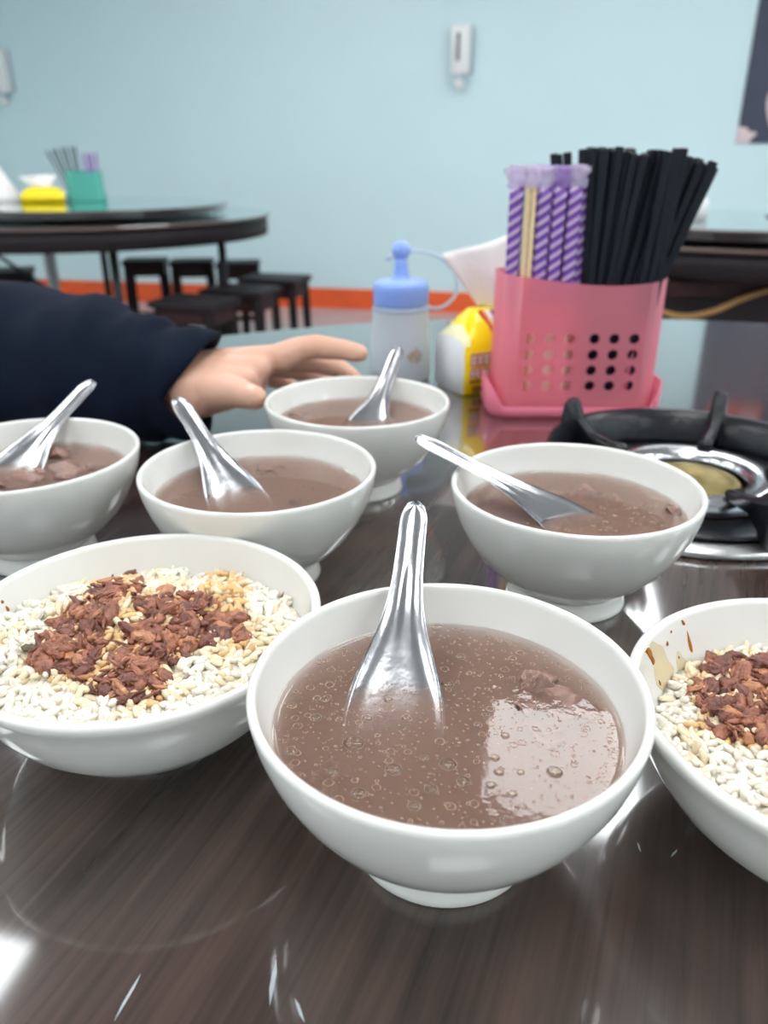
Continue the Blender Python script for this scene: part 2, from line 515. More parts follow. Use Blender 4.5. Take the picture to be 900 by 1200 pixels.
# ceiling light panels in rows (above the frame, seen in the reflections)
pm_frame = None
for i in range(-2, 3):
    for j in range(-3, 2):
        if i == -2 and j > 0: continue
        a, b = 0.216 + 1.95 * i + (0.22 if j == 1 else 0), 2.59 + 1.4 * j
        if not (U0 + 0.4 < a < U1 - 0.4 and W0 + 0.4 < b < W1 - 0.5): continue
        t = empty('ceiling_light', room(a, b, CEIL), -YAW)
        tag(t, 'square white ceiling light panel set in the ceiling', 'ceiling light', 'ceiling light panels in rows')
        if pm_frame is None:
            bm = bmesh.new()
            for (cx, cy, sx, sy) in ((0, 0.31, 0.64, 0.02), (0, -0.31, 0.64, 0.02), (0.31, 0, 0.02, 0.6), (-0.31, 0, 0.02, 0.6)):
                bm_box(bm, (cx, cy, -0.008), (sx, sy, 0.016))
            pm_frame = from_bm('panel_frame', bm)
            bm = bmesh.new(); bm_box(bm, (0, 0, -0.005), (0.6, 0.6, 0.008)); pm_diff = from_bm('panel_diffuser', bm)
        link('frame', pm_frame, M['lamp_frame'], t, None, False)
        link('diffuser', pm_diff, M['lamp'], t, None, False)

# ================================================================ THE TABLE IN FRONT
TC = Vector((0.308, 0.308, 0))
TR = 1.097
t = empty('dining_table', (TC.x, TC.y, FLOOR))
tag(t, 'polished dark brown wooden round table carrying all the bowls in front', 'table')
prof = [(0, 0.71), (TR - 0.012, 0.71), (TR, 0.718), (TR, 0.742), (TR - 0.003, 0.748), (TR - 0.009, 0.75), (0, 0.75)]
link('tabletop', lathe('tabletop', prof, 160), M['table'], t, smooth=False)
link('apron', lathe('apron', [(0.86, 0.62), (0.86, 0.71), (0.83, 0.71), (0.83, 0.62)], 96, True), M['bg_wood'], t)
for k in range(4):
    a = PI / 4 + k * PI / 2
    o = link('leg', tube_mesh('leg', [(0.74 * math.cos(a), 0.74 * math.sin(a), 0), (0.70 * math.cos(a), 0.70 * math.sin(a), 0.71)], 0.025, 10), M['black_metal'], t)
# small pale scratches on the polish
for (u, v, dx, dy, ww) in ((320, 1150, 0.0, 0.0085, 0.0009), (150, 1168, 0.002, 0.008, 0.0005), (351, 1184, -0.002, 0.004, 0.0006), (749, 993, 0.0, 0.0025, 0.0004), (790, 1000, 0.002, 0.002, 0.0004)):
    p = atz(u, v) - TC
    d = Vector((dx, dy, 0)); n = Vector((-dy, dx, 0)).normalized() * ww
    pts = [p - d, p - d * 0.3 + n, p + d * 0.4 + n * 0.7, p + d, p + d * 0.4 - n, p - d * 0.3 - n * 0.7]
    vs = [q + Vector((0, 0, 0.75 + zz)) for zz in (-0.0002, 0.0002) for q in pts]
    fs = [tuple(range(5, -1, -1)), tuple(range(6, 12))] + [(k, (k + 1) % 6, 6 + (k + 1) % 6, 6 + k) for k in range(6)]
    link('scratch', meshpy('scratch', vs, fs), M['grey_metal'], t, smooth=False)

# ================================================================ BOWLS
SOUP_Z = 0.058
BOWL_H = 0.0763
inner = [(0.0, 0.0155), (0.018, 0.0162), (0.030, 0.0195), (0.042, 0.0262), (0.0525, 0.0352), (0.0605, 0.0460), (0.0664, 0.0580), (0.0697, 0.0680), (0.0711, 0.0738)]
outer = [(0.0748, 0.0738), (0.0736, 0.0660), (0.0706, 0.0560), (0.0655, 0.0450), (0.0580, 0.0330), (0.0490, 0.0235), (0.0410, 0.0170), (0.0365, 0.0132)]
lip = [(0.0716, 0.0755), (0.0726, 0.0763), (0.0738, 0.0763), (0.0747, 0.0753)]
me_bowl = lathe('soup_bowl', inner + lip + outer + [(0.0352, 0.0118), (0.0, 0.0118)], 96)
me_foot = lathe('foot_ring', [(0.0352, 0.0119), (0.0356, 0.008), (0.0364, 0.003), (0.0371, 0.0008), (0.0362, 0.0), (0.0340, 0.0), (0.0332, 0.0012), (0.0328, 0.0119)], 96, True)


def r_in(z):
    return interp([(b, a) for a, b in inner], z)


soup_prof = [(0.0, 0.0160), (0.018, 0.0166), (0.030, 0.0199), (0.042, 0.0265), (0.0525, 0.0355), (0.0605, 0.0462), (0.0664, 0.0581), (0.0668, 0.0592), (0.0664, 0.0592), (0.0655, 0.0584), (0.064, SOUP_Z + 0.0001), (0.060, SOUP_Z), (0.04, SOUP_Z), (0.02, SOUP_Z), (0.0, SOUP_Z)]
soup_prof = [(r + (0.0003 if 0 < r and k < 8 else 0), z) for k, (r, z) in enumerate(soup_prof)]
me_soup = lathe('beef_soup', soup_prof, 96)

BOWLS = {'A': (0.0239, 0.2451), 'B': (0.1154, 0.4411), 'C': (-0.0797, 0.4702), 'D': (-0.0216, 0.6227), 'E': (-0.2408, 0.4987)}
WHERE = {'A': 'nearest the camera in the middle of the table', 'B': 'in front of the gas burner', 'C': 'between the left rice bowl and the hand',
         'D': 'touched by the hand, farthest back', 'E': 'cut by the left edge below the navy sleeve'}
SHORT = {'A': 'the front middle bowl', 'B': 'the bowl in front of the gas burner', 'C': 'the bowl between the hand and the left rice bowl', 'D': 'the farthest bowl beside the hand', 'E': 'the bowl at the left edge'}


def flat_bubble(R, hgt):
    bm = bmesh.new()
    bmesh.ops.create_uvsphere(bm, u_segments=14, v_segments=8, radius=1)
    for v in bm.verts: v.co = Vector((v.co.x * R, v.co.y * R, v.co.z * hgt))
    return bm


def join_bms(name, items, ring=False):
    vs, fs = [], []
    for (x, y, z, R, h) in items:
        b0 = len(vs)
        if ring:
            for i in range(16):
                a = 2 * PI * i / 16
                for k in range(6):
                    q = 2 * PI * k / 6
                    rr = R + h * math.cos(q)
                    vs.append((x + rr * math.cos(a), y + rr * math.sin(a), z + h * math.sin(q)))
            for i in range(16):
                for k in range(6):
                    fs.append((b0 + i * 6 + k, b0 + ((i + 1) % 16) * 6 + k, b0 + ((i + 1) % 16) * 6 + (k + 1) % 6, b0 + i * 6 + (k + 1) % 6))
    return meshpy(name, vs, fs)


for key, (bx, by) in BOWLS.items():
    o = link('soup_bowl', me_bowl, M['porcelain'], None, (bx, by, 0))
    tag(o, 'white porcelain soup bowl ' + WHERE[key], 'bowl', 'white soup bowls on the table')
    link('foot_ring', me_foot, M['porcelain'], o)
    s = link('beef_soup', me_soup, M['soup'], None, (bx, by, 0))
    tag(s, 'brown beef soup filling ' + SHORT[key], 'soup', 'beef soups in the white bowls')
    rnd = random.Random(ord(key))
    big, small = [], []
    nb = {'A': 420, 'B': 160, 'C': 50, 'D': 30, 'E': 40}[key]
    for k in range(nb):
        a = rnd.random() * 2 * PI
        r = math.sqrt(rnd.random()) * 0.0635
        if rnd.random() < 0.2: r = 0.060 + rnd.random() * 0.0045
        R = 0.0003 + 0.0015 * rnd.random() ** 2.6
        if key == 'B': r *= 0.7; 
        small.append((r * math.cos(a) + (0.012 if key == 'B' else 0), r * math.sin(a) - (0.012 if key == 'B' else 0), SOUP_Z + 0.0001, R, 0.00007 + 0.00006 * rnd.random()))
    for q in range({'A': 900, 'B': 500, 'C': 250, 'D': 150, 'E': 150}[key]):
        a = rnd.random() * 2 * PI; r = math.sqrt(rnd.random()) * 0.0635
        small.append((r * math.cos(a), r * math.sin(a), SOUP_Z + 0.00005, 0.00012 + 0.0001 * rnd.random(), 0.00009))
    rr = link('oil_bubbles', join_bms('oil_bubbles', small, True), M['foam'], s)
    tag(rr, 'many tiny bubble rings on the soup', None, None, 'stuff')
    if key == 'A':
        spots = [(650, 905, .0028), (733, 868, .0024), (580, 888, .0018), (592, 862, .0017), (414, 871, .004), (461, 902, .003), (525, 896, .0032), (497, 889, .0016), (524, 802, .0026), (476, 842, .002), (370, 841, .0022), (430, 842, .002), (390, 905, .002),
                 (543, 916, .0024), (505, 925, .0024), (585, 905, .0018), (575, 920, .0018), (455, 820, .0018), (340, 880, .0022), (380, 820, .0018), (540, 770, .002), (600, 930, .0018), (420, 930, .0024), (485, 945, .0022), (560, 850, .0016), (610, 905, .0014)]
        for (u, v, R) in spots:
            p = atz(u, v, SOUP_Z) - Vector((bx, by, 0))
            if math.hypot(p.x, p.y) > 0.063: continue
            bb = link('bubble', from_bm('bubble', flat_bubble(R, R * 0.38)), M['bubble'], s, p)
            link('bubble_rim', join_bms('bubble_rim', [(0, 0, 0.0001, R, 0.00011)], True), M['foam'], bb)

# ---- beef slices showing at the soup surface
def ruffle(name, size, seed, thick=0.0018):
    rnd = random.Random(seed)
    n = 10
    ph = rnd.random() * 6
    vs, fs = [], []
    NU, NV = 13, 9
    for sgn in (1, -1):
        for i in range(NU):
            for j in range(NV):
                u, v = i / (NU - 1) * 2 - 1, j / (NV - 1) * 2 - 1
                ed = 1 + 0.25 * noise.noise(Vector((u * 1.5 + seed, v * 1.5, 0)))
                x = size * u * ed * math.sqrt(1 - v * v * 0.45)
                y = size * 0.6 * v * ed * math.sqrt(1 - u * u * 0.45)
                z = size * 0.28 * math.sin(3.2 * u + ph + 1.4 * v) * 0.6 + size * 0.25 * noise.noise(Vector((u * 2, v * 2, seed)))
                vs.append((x, y, z + sgn * thick * 0.5 * (1 - 0.8 * max(abs(u), abs(v)) ** 4)))
    H = NU * NV
    for i in range(NU - 1):
        for j in range(NV - 1):
            a, b, c, d = i * NV + j, (i + 1) * NV + j, (i + 1) * NV + j + 1, i * NV + j + 1
            fs.append((a, b, c, d)); fs.append((H + d, H + c, H + b, H + a))
    bd = [i * NV for i in range(NU)] + [(NU - 1) * NV + j for j in range(1, NV)] + [i * NV + NV - 1 for i in range(NU - 2, -1, -1)] + [j for j in range(NV - 2, 0, -1)]
    for a, b in zip(bd, bd[1:] + bd[:1]): fs.append((b, a, H + a, H + b))
    bm = bmesh.new()
    V = [bm.verts.new(v) for v in vs]
    for f in fs: bm.faces.new([V[i] for i in f])
    return from_bm(name, bm)


SL = [('A', 632, 792, .011, .7, -.0022, 'curled pinkish beef slice at the surface right of the front spoon'),
      ('A', 668, 822, .013, -.3, -.0020, 'brown beef slice surfacing beside the bright reflection in the front bowl'),
      ('A', 618, 818, .009, 1.3, -.0022, 'small beef slice between two larger ones in the front bowl'),
      ('A', 640, 850, .011, 2.2, -.0045, 'beef slice sunk below the bright reflection in the front bowl'),
      ('A', 385, 895, .010, 1.0, -.0060, 'sunken beef slice near the left front of the front bowl'),
      ('B', 700, 575, .020, .4, -.0048, 'beef slice under the surface of the bowl in front of the burner'),
      ('B', 790, 596, .008, 1.2, -.0010, 'small curled beef slice at the right rim of the bowl before the burner'),
      ('C', 318, 548, .010, .3, -.0018, 'beef slice behind the spoon in the bowl between hand and rice'),
      ('C', 350, 590, .011, -.4, -.0040, 'pinkish sunken beef slice at the front of the bowl between hand and rice'),
      ('D', 352, 485, .010, .5, -.0025, 'beef slice left of the spoon in the farthest bowl'),
      ('E', 62, 532, .015, .2, .0010, 'dark beef slice standing up beside the spoon at the left edge'),
      ('E', 72, 552, .019, -.3, -.0002, 'largest beef slice in the bowl at the left edge'),
      ('E', 20, 563, .017, .5, -.0010, 'beef slice in front of the spoon at the left edge'),
      ('E', 98, 548, .011, 1.0, -.0018, 'curled beef slice right of the others in the left edge bowl')]
for n, (k, u, v, s, rz, dz, lb) in enumerate(SL):
    p = atz(u, v, SOUP_Z)
    o = link('beef_slice', ruffle('beef_slice', s, n + 3), M['beef'], None, (p.x, p.y, SOUP_Z + dz))
    o.rotation_euler = (0.15, 0.1, rz)
    tag(o, lb, 'beef slice', 'beef slices in the soup')

# ---- steel spoons
SPL = 0.150
S_ENTRY = 0.046
wid = [(0, .0195), (.004, .0210), (.012, .0220), (.03, .0215), (.045, .0190), (.055, .0158), (.070, .0112), (.085, .0082), (.100, .0070), (.120, .0067), (.142, .0067), (.147, .0050), (.1495, .0024), (.150, .0010)]
side = [(0, .001), (.012, .0025), (.03, .0032), (.05, .0036), (.065, .0036), (.08, .0032), (.10, .0026), (.15, .0020)]
zc = [(0, -.0040), (.01, -.0036), (.03, -.0022), (.05, -.0008), (.065, .0002), (.08, .0008), (.10, .0006), (.125, .0), (.15, -.0012)]


def soft(tab, s, w=0.006):
    w = min(w, max(0.0, SPL - s) * 0.9)
    return sum(interp(tab, s + w * q) for q in (-1, -.66, -.33, 0, .33, .66, 1)) / 7


def spoon_mesh():
    NS, NU = 60, 17
    vs, fs = [], []
    th = 0.0005
    for lay in (0, 1):
        for i in range(NS + 1):
            s = SPL * i / NS
            wdt, sd, z0 = soft(wid, s), soft(side, s, .010), soft(zc, s, .010)
            pw = 2.0 + 2.0 * max(0, min(1, (0.085 - s) / 0.04))
            ridge = 0.0009 * math.exp(-((s - 0.088) / 0.020) ** 2)
            for k in range(NU):
                u = k / (NU - 1) * 2 - 1
                z = z0 + sd * abs(u) ** pw + ridge * math.exp(-(u / 0.25) ** 2)
                y = wdt * u * (1 - 0.08 * (abs(u) ** pw) * min(1, sd / 0.01))
                vs.append((s - S_ENTRY, y, z - lay * th))
    H = (NS + 1) * NU
    for i in range(NS):
        for k in range(NU - 1):
            a, b, c, d = i * NU + k, (i + 1) * NU + k, (i + 1) * NU + k + 1, i * NU + k + 1
            fs.append((a, b, c, d)); fs.append((H + d, H + c, H + b, H + a))
    bd = [i * NU for i in range(NS + 1)] + [NS * NU + k for k in range(1, NU)] + [i * NU + NU - 1 for i in range(NS - 1, -1, -1)] + [k for k in range(NU - 2, 0, -1)]
    for a, b in zip(bd, bd[1:] + bd[:1]): fs.append((b, a, H + a, H + b))
    bm = bmesh.new()
    V = [bm.verts.new(v) for v in vs]
    for f in fs: bm.faces.new([V[i] for i in f])
    return from_bm('spoon', bm)


me_spoon = spoon_mesh()
# waterline ends, handle end, length above the soup
SPOONS = [('A', (415, 803), (516, 806), (487, 590), 0.103, False, 'steel spoon with square scoop leaning on the far rim of the front bowl'),
          ('B', (622, 615), (683, 598), (486, 512), 0.104, False, 'steel spoon leaning over the left rim of the bowl before the burner'),
          ('C', (241, 578), (299, 570), (208, 468), 0.102, False, 'steel spoon standing in the bowl between the hand and the left rice'),
          ('D', (403, 490), (463, 489), (467, 408), 0.102, True, 'steel spoon turned back up in the farthest bowl beside the hand'),
          ('E', (0, 545), (50, 543), (104, 452), 0.097, False, 'steel spoon in the bowl at the left edge below the sleeve')]
for (k, w1, w2, h, L, flip, lb) in SPOONS:
    P1, P2 = atz(w1[0], w1[1], SOUP_Z), atz(w2[0], w2[1], SOUP_Z)
    E0 = (P1 + P2) / 2
    d = ray(*h).normalized()
    t0 = (E0 - EYE).dot(d)
    dist = (EYE + d * t0 - E0).length
    P = EYE + d * (t0 + math.sqrt(max(0, L * L - dist * dist)))
    X = (P - E0).normalized()
    Z = X.cross((P2 - P1).normalized()).normalized()
    if Z.z < 0: Z = -Z
    if flip: Z = -Z
    Y = Z.cross(X)
    o = link('soup_spoon', me_spoon, M['steel'])
    o.matrix_world = Matrix.Translation(E0) @ Matrix((X, Y, Z)).transposed().to_4x4()
    tag(o, lb, 'spoon', 'steel spoons in the soup bowls')

# ---- rice bowls
RH = 0.0611
rin_prof = [(0.0, 0.0085), (0.030, 0.0095), (0.045, 0.0125), (0.058, 0.0205), (0.068, 0.0320), (0.0745, 0.0440), (0.0782, 0.0540), (0.0797, 0.0590)]
rout = [(0.0845, 0.0588), (0.0838, 0.0560), (0.0822, 0.0538), (0.0800, 0.0470), (0.0755, 0.0360), (0.0690, 0.0250), (0.0600, 0.0150), (0.0500, 0.0082), (0.0430, 0.0055)]
me_rbowl = lathe('rice_bowl', rin_prof + [(0.0803, 0.0606), (0.0815, 0.0611), (0.0832, 0.0610), (0.0843, 0.0602)] + rout + [(0.0412, 0.0045), (0, 0.0045)], 112)
me_rfoot = lathe('foot_ring', [(0.0412, 0.0048), (0.0408, 0.0025), (0.0400, 0.0002), (0.0390, 0.0), (0.0370, 0.0), (0.0362, 0.0048)], 96, True)


def rin(z):
    return interp([(b, a) for a, b in rin_prof], z)


RB = {'L': Vector((-0.1143, 0.3201, 0)), 'R': Vector((0.1819, 0.2485, 0))}


def mound(k, x, y):
    nz = 0.0035 * noise.noise(Vector((x * 60 + (9 if k == 'R' else 0), y * 60, 1.3)))
    if k == 'L':
        z = 0.0470 - 0.09 * y + 0.015 * math.exp(-((x + 0.008) ** 2 + (y - 0.008) ** 2) / (2 * 0.030 ** 2))
        z += 0.006 * math.exp(-((x - 0.03) ** 2 + (y - 0.03) ** 2) / (2 * 0.012 ** 2))
    else:
        z = 0.0400 - 0.03 * y + 0.016 * math.exp(-((x - 0.012) ** 2 + (y - 0.012) ** 2) / (2 * 0.027 ** 2))
    return z + nz


def in_poly(x, y, poly):
    c = False
    j = len(poly) - 1
    for i in range(len(poly)):
        xi, yi = poly[i]; xj, yj = poly[j]
        if (yi > y) != (yj > y) and x < (xj - xi) * (y - yi) / (yj - yi) + xi: c = not c
        j = i
    return c


def hit(k, u, v):
    d = ray(u, v)
    c = RB[k]
    tt = (0.08 - CAM_H) / d.z
    for _ in range(400):
        p = EYE + d * tt
        if p.z <= mound(k, p.x - c.x, p.y - c.y): return p - c
        tt += 0.0008
    return None


MEAT_PX = {'L': [(146, 672), (165, 672), (165, 700), (190, 697), (240, 705), (296, 735), (290, 762), (255, 768), (235, 755), (205, 785), (185, 826), (150, 826), (100, 805), (70, 795), (35, 778), (32, 762), (60, 745), (75, 718), (110, 692)],
           'R': [(808, 805), (815, 785), (850, 768), (880, 775), (925, 770), (985, 790), (1000, 850), (930, 885), (875, 870), (845, 872), (815, 850)]}


def proj_px(p):
    d = p - EYE
    z = d.dot(FW)
    return 450 + FPX * d.x / z, 600 - FPX * d.dot(UP) / z


# one grain template
GT_V, GT_F = [], []
NR, NSG = 7, 8
for i in range(NR):
    f = i / (NR - 1) * 2 - 1
    if abs(f) == 1:
        GT_V.append((f, 0, 0))
    else:
        r = (1 - abs(f) ** 2.6) ** 0.55
        for kk in range(NSG):
            a = 2 * PI * kk / NSG
            GT_V.append((f, r * math.cos(a), r * math.sin(a)))
for kk in range(NSG):
    GT_F.append((0, 1 + (kk + 1) % NSG, 1 + kk))
for i in range(NR - 3):
    for kk in range(NSG):
        a = 1 + i * NSG
        GT_F.append((a + kk, a + (kk + 1) % NSG, a + NSG + (kk + 1) % NSG, a + NSG + kk))
last = len(GT_V) - 1
for kk in range(NSG):
    a = 1 + (NR - 3) * NSG
    GT_F.append((a + kk, a + (kk + 1) % NSG, last))


def meat_piece(rnd, ln, wd, seed, sub=3):
    bm = bmesh.new()
    bmesh.ops.create_icosphere(bm, subdivisions=sub, radius=1)
    bend = rnd.uniform(-0.5, 0.5)
    for v in bm.verts:
        c = v.co.copy()
        q = Vector((c.x * 1.2, c.y * 3.0, c.z * 3.0)) + Vector((seed * 3.1, seed * 1.7, 0))
        k = 1 + 0.55 * noise.noise(q) + 0.40 * noise.noise(q * 2.1) + 0.22 * noise.noise(q * 4.3)
        v.co = Vector((math.copysign(abs(c.x) ** 0.75, c.x) * ln * (1 + 0.2 * noise.noise(q * 0.7)), c.y * wd * k + bend * ln * c.x * c.x * 0.6, c.z * wd * 0.7 * k))
    return bm


for k in ('L', 'R'):
    C0 = RB[k]
    side_name = 'left' if k == 'L' else 'right'
    o = link('rice_bowl', me_rbowl, M['porcelain'], None, C0)
    tag(o, 'shallow white bowl of rice and braised meat ' + ('on the left of the front soup bowl' if k == 'L' else 'cut by the right edge, sauce streaks inside'), 'bowl', 'shallow white rice bowls')
    link('foot_ring', me_rfoot, M['porcelain'], o)
    bowl_obj = o
    rnd = random.Random(3 if k == 'L' else 11)
    vs, fs, mi = [], [], []
    # bed below the grains
    NA, NRD = 48, 14
    vs.append((0, 0, mound(k, 0, 0) - 0.0018))
    for i in range(1, NRD + 1):
        for a in range(NA):
            an = 2 * PI * a / NA
            r = 0.078 * i / NRD
            z = mound(k, r * math.cos(an), r * math.sin(an)) - 0.0010
            for _ in range(4):
                r2 = min(r, rin(z) - 0.0004)
                z = mound(k, r2 * math.cos(an), r2 * math.sin(an)) - 0.0010
            vs.append((r2 * math.cos(an), r2 * math.sin(an), z))
    for a in range(NA):
        fs.append((0, 1 + a, 1 + (a + 1) % NA)); mi.append(0)
    for i in range(NRD - 1):
        for a in range(NA):
            p0 = 1 + i * NA
            fs.append((p0 + a, p0 + NA + a, p0 + NA + (a + 1) % NA, p0 + (a + 1) % NA)); mi.append(0)
    poly = MEAT_PX[k]
    NG = 2700
    placed = 0
    while placed < NG:
        r = math.sqrt(rnd.random()) * 0.077
        an = rnd.random() * 2 * PI
        x, y = r * math.cos(an), r * math.sin(an)
        z = mound(k, x, y) - 0.001 + rnd.uniform(-0.0015, 0.0026)
        ln, wd = rnd.uniform(0.0037, 0.0047), rnd.uniform(0.00150, 0.00182)
        if math.hypot(x, y) > rin(z) - 0.0028:
            if rnd.random() < 0.5: placed += 0
            continue
        px, py = proj_px(Vector((x, y, z)) + C0)
        q = 0
        near = min(math.hypot(px - a, py - b) for a, b in poly)
        inside = in_poly(px, py, poly)
        dd = 0 if inside else near
        nn = noise.noise(Vector((x * 70, y * 70, 5)))
        if inside and near > 5: q = 2 if rnd.random() < 0.6 else 1
        elif dd < 8 + 16 * nn: q = 2 if rnd.random() < 0.25 else 1
        elif dd < 24 + 50 * nn: q = 1 if rnd.random() < 0.6 else 0
        if k == 'L' and math.hypot(px - 262, py - 700) < 30: q = 2 if rnd.random() < 0.7 else 1
        rot = Matrix.Rotation(rnd.random() * 2 * PI, 3, 'Z') @ Matrix.Rotation(rnd.gauss(0, 0.55), 3, 'Y')
        b0 = len(vs)
        bend = rnd.uniform(-0.12, 0.12)
        for (gx, gy, gz) in GT_V:
            p = rot @ Vector((gx * ln, gy * wd + bend * ln * gx * gx, gz * wd * 0.9))
            vs.append((p.x + x, p.y + y, p.z + z))
        for f in GT_F:
            fs.append(tuple(b0 + i for i in f)); mi.append(q)
        placed += 1
    g = link('rice', meshpy('rice', vs, fs, mi), [M['rice'], M['rice_warm'], M['rice_sauce']], None, C0)
    tag(g, 'steamed white rice, partly stained with sauce, in the %s rice bowl' % side_name, 'rice', None, 'stuff')
    # braised meat: a heap of shreds plus the larger chunks
    xs = [p[0] for p in poly]; ys = [p[1] for p in poly]
    vs, fs, mi = [], [], []
    n = 0
    tries = 0
    while n < (480 if k == 'L' else 300) and tries < 12000:
        tries += 1
        u, v = rnd.uniform(min(xs), max(xs)), rnd.uniform(min(ys), max(ys))
        if not in_poly(u, v, poly): continue
        p = hit(k, u, v)
        if p is None or math.hypot(p.x, p.y) > rin(p.z) - 0.008: continue
        hole = noise.noise(Vector((p.x * 75, p.y * 75, 8.2 if k == 'L' else 3.1)))
        if hole > 0.22: continue
        n += 1
        ln = rnd.uniform(0.0028, 0.0062); wd = rnd.uniform(0.0007, 0.0014)
        if n % 2 == 0: ln = rnd.uniform(0.0030, 0.0064); wd = ln * rnd.uniform(0.42, 0.75)
        bm = meat_piece(rnd, ln, wd, n, 3)
        R3 = Matrix.Rotation(rnd.random() * 2 * PI, 3, 'Z') @ Matrix.Rotation(rnd.gauss(0, 0.28), 3, 'Y') @ Matrix.Rotation(rnd.random() * 6, 3, 'X')
        p = p + Vector((0, 0, rnd.uniform(0.0002, 0.0030) if n % 2 == 0 else rnd.uniform(0.0012, 0.0048)))
        b0 = len(vs)
        bm.verts.ensure_lookup_table()
        for q in bm.verts:
            w2 = R3 @ q.co + p
            vs.append(tuple(w2))
        mm = rnd.choice((0, 0, 0, 1, 1, 2))
        for f in bm.faces:
            fs.append(tuple(b0 + q.index for q in f.verts)); mi.append(mm)
        bm.free()
    g = link('shredded_meat', meshpy('shredded_meat', vs, fs, mi), [M['meat'], M['meat_dark'], M['meat_tan']], None, C0)
    tag(g, 'reddish brown shredded braised meat heaped on the %s rice' % side_name, 'meat', None, 'stuff')
    chunks = {'L': [(152, 676, .0062, .9), (128, 702, .0078, .8), (110, 700, .005, .6), (222, 718, .0070, .2), (255, 735, .0075, -.2), (212, 735, .006, .4), (100, 742, .0068, .1), (65, 762, .0070, .7), (75, 790, .0065, .2), (112, 772, .0062, 1.4), (165, 790, .0075, .1), (190, 772, .006, .5), (150, 805, .0060, .3), (278, 752, .0058, -.6), (178, 718, .005, 1)],
              'R': [(842, 788, .0080, .3), (865, 795, .0075, .9), (832, 812, .0065, 1.2), (850, 838, .0080, 0), (880, 845, .0070, .3), (895, 785, .0075, -.3), (930, 820, .009, .4), (905, 860, .006, .8)]}[k]
    for n, (u, v, ln, rz) in enumerate(chunks):
        p = hit(k, u, v)
        if p is None: continue
        me = from_bm('meat_chunk', meat_piece(rnd, ln, ln * 0.62, n + (40 if k == 'L' else 70), 4))
        c = link('meat_chunk', me, M['meat_dark'] if n % 3 != 1 else M['meat'], None, C0 + p + Vector((0, 0, ln * 0.30)))
        c.rotation_euler = (rnd.uniform(-.5, .5), rnd.uniform(-.5, .2), rz)
        tag(c, 'dark braised meat chunk lying on the %s rice' % side_name, 'meat chunk', 'braised meat chunks on the %s rice' % side_name)
    if k == 'L':
        p = hit(k, 36, 766)
        c = link('pickle_piece', from_bm('pickle_piece', meat_piece(rnd, .004, .0018, 99)), M['pickle'], None, C0 + p + Vector((0, 0, .003)))
        tag(c, 'small dark green pickle piece at the left end of the meat', 'pickle')
    # sauce smears on the inner wall
    if k == 'L':
        sm = [(318, 716, .0045, .0080, 0, 2), (327, 708, .0012, .008, 0, 0), (322, 722, .001, .004, 0, 0), (8, 713, .0009, .0016, 0, 1), (2, 705, .0008, .001, 0, 1)]
    else:
        sm = [(772, 778, .0080, .0150, .3, 2), (803, 790, .0050, .0120, .1, 2), (758, 760, .0020, .0085, .5, 0), (764, 772, .0016, .0032, .4, 1), (808, 752, .0009, .0055, .1, 0), (782, 754, .0009, .0012, 0, 1), (800, 729, .0007, .0020, .6, 1), (803, 800, .0012, .0014, 0, 1), (773, 800, .0006, .0014, 0, 1), (775, 838, .0010, .0018, 0, 1), (795, 770, .0004, .0007, 0, 1), (786, 740, .0006, .0008, 0, 0)]
    for (u, v, wd, ln, ang, dark) in sm:
        d = ray(u, v)
        tt = (RH - 0.0005 - CAM_H) / d.z
        p = None
        for _ in range(600):
            q = EYE + d * tt - C0
            if math.hypot(q.x, q.y) > rin(q.z) - 0.0001 and q.z < RH - 0.001:
                p = q; break
            tt += 0.0004
        if p is None: continue
        rad = Vector((p.x, p.y, 0)).normalized()
        zz = p.z
        sl = (rin(zz + 0.003) - rin(zz - 0.003)) / 0.006
        upv = (Vector((0, 0, 1)) + rad * sl).normalized()
        tang = Vector((0, 0, 1)).cross(rad)
        nrm = upv.cross(tang)
        bm = bmesh.new()
        bmesh.ops.create_uvsphere(bm, u_segments=14, v_segments=8, radius=1)
        for vv in bm.verts:
            c = vv.co.copy()
            wv = 1 + 0.45 * noise.noise(Vector((c.y * 2, u, c.x)))
            a, b = c.x * wd * wv * (1 - 0.45 * c.y), c.y * ln
            a, b = a * math.cos(ang) + b * math.sin(ang), -a * math.sin(ang) + b * math.cos(ang)
            vv.co = p + tang * a + upv * b + nrm * (c.z * (0.0002 if dark == 2 else 0.00045))
            z2 = max(0.012, min(vv.co.z, RH - 0.0022))
            rr = rin(z2) - 0.0001 - (0.00015 if dark == 2 else 0.0004) * max(0, c.z)
            f = Vector((vv.co.x, vv.co.y, 0)).normalized() * rr
            vv.co = Vector((f.x, f.y, z2))
        link('sauce_smear', from_bm('sauce_smear', bm), M[('sauce', 'sauce_dark', 'stain')[dark]], bowl_obj)

